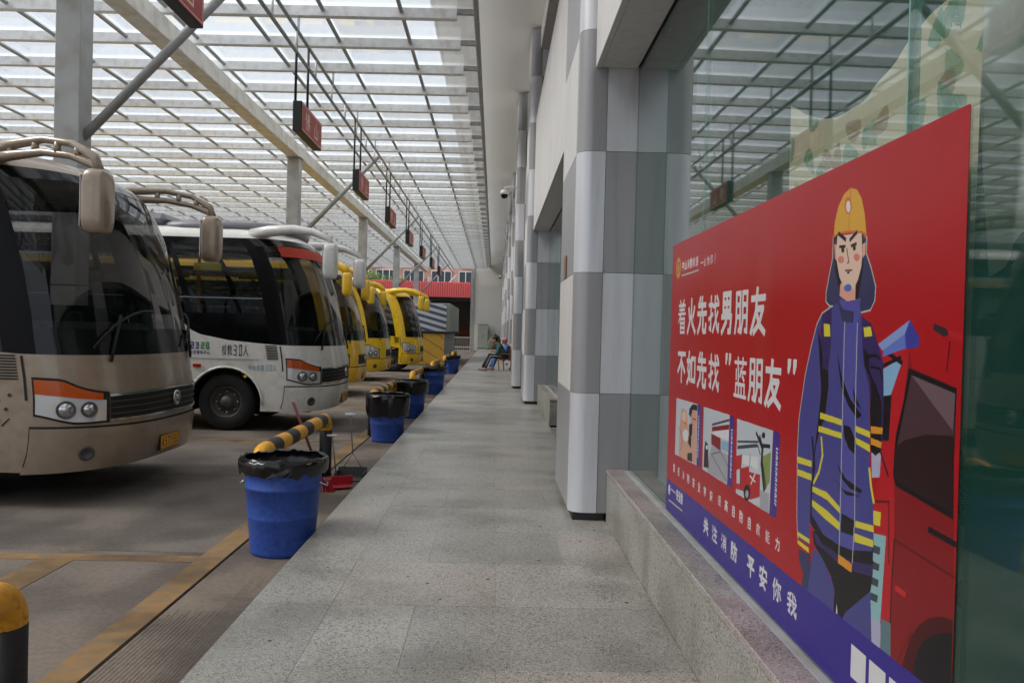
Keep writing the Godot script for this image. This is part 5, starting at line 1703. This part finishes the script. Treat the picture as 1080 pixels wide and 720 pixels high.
	boxpart("sill_band", p, M["fence_white"], Vector3(-7, 6.06, 0.0), Vector3(5.6, 6.2, 0.2))
	for k in 9:
		var x := -13.6 + k * 2.85
		var w := sub("window", p, Vector3(x, 6.9, 0.0))
		boxpart("pane", w, M["window_dark"], Vector3(-1.0, -0.62, 0.01), Vector3(1.0, 0.72, 0.05))
		for q: float in [-1.04, -0.36, 0.32, 1.0]: boxpart("frame", w, M["window_white"], Vector3(q, -0.66, 0.0), Vector3(q + 0.07, 0.76, 0.09))
		for q: float in [-0.7, 0.72]: boxpart("frame", w, M["window_white"], Vector3(-0.96, q, 0.001), Vector3(1.0, q + 0.06, 0.085))
	boxpart("parapet", p, M["wall_mauve"], Vector3(-16.2, 9.6, -8.2), Vector3(13.2, 10.2, 0.2))
	var tl := ["bright green tree left of the pillars, beyond the yellow coaches", "bushy tree just behind the third canopy pillar", "dark green tree at the far left beyond the canopy", "tree beyond the canopy between the white and gold coaches"]
	var tp := [Vector3(-11.4, 0, -74), Vector3(-9.2, 0, -72), Vector3(-30, 0, -60), Vector3(-24.5, 0, -70)]
	for i in 4: leafy(tl[i], tp[i], [7.0, 6.6, 9.0, 8.0][i], [1.9, 1.5, 2.6, 2.2][i], 11 + i)
	var wl := thing("yard_wall", "long pale boundary wall along the far left side of the yard", "wall", Vector3(-30, 0, -30))
	boxpart("wall_face", wl, M["wall_pink"], Vector3(-0.2, 0, -52), Vector3(0.2, 3.2, 44))
	boxpart("coping", wl, M["fence_white"], Vector3(-0.3, 3.2, -52), Vector3(0.3, 3.32, 44))

func _ready() -> void:
	rng.seed = 12
	# camera
	var cam := Camera3D.new()
	cam.name = "camera"
	add_child(cam)
	cam.position = EYE
	cam.basis = Basis(Vector3.UP, deg_to_rad(-1.2574)) * Basis(Vector3.RIGHT, deg_to_rad(-0.6709)) * Basis(Vector3.BACK, deg_to_rad(1.5))
	cam.fov = 45.667
	cam.near = 0.05
	cam.far = 900.0
	cam.current = true
	# overcast sky
	var env := Environment.new()
	env.background_mode = Environment.BG_SKY
	var sky := ProceduralSkyMaterial.new()
	sky.sky_top_color = c8(246, 250, 255)
	sky.sky_horizon_color = c8(186, 196, 208)
	sky.sky_curve = 0.6
	sky.ground_horizon_color = c8(170, 168, 164)
	sky.ground_bottom_color = c8(120, 116, 110)
	sky.energy_multiplier = 0.6
	env.sky = Sky.new()
	env.sky.sky_material = sky
	env.tonemap_mode = Environment.TONE_MAPPER_LINEAR
	env.tonemap_exposure = 2.85
	env.sdfgi_enabled = true
	env.ssao_enabled = true
	env.ssil_enabled = true
	var we := WorldEnvironment.new()
	we.name = "world_environment"
	we.environment = env
	add_child(we)
	# veiled sun, high on the yard side
	var sun := DirectionalLight3D.new()
	sun.name = "sun"
	sun.light_energy = 0.5
	sun.light_angular_distance = 28.0
	sun.light_color = Color(1.0, 0.985, 0.965)
	sun.shadow_enabled = true
	add_child(sun)
	sun.look_at_from_position(Vector3.ZERO, Vector3(1.0, -1.0, -0.12), Vector3.FORWARD)
	make_materials()
	build_ground()
	build_walkway()
	build_building()
	build_canopy()
	build_buses()
	build_poster()
	build_street_things()
	build_beyond()
	build_people()
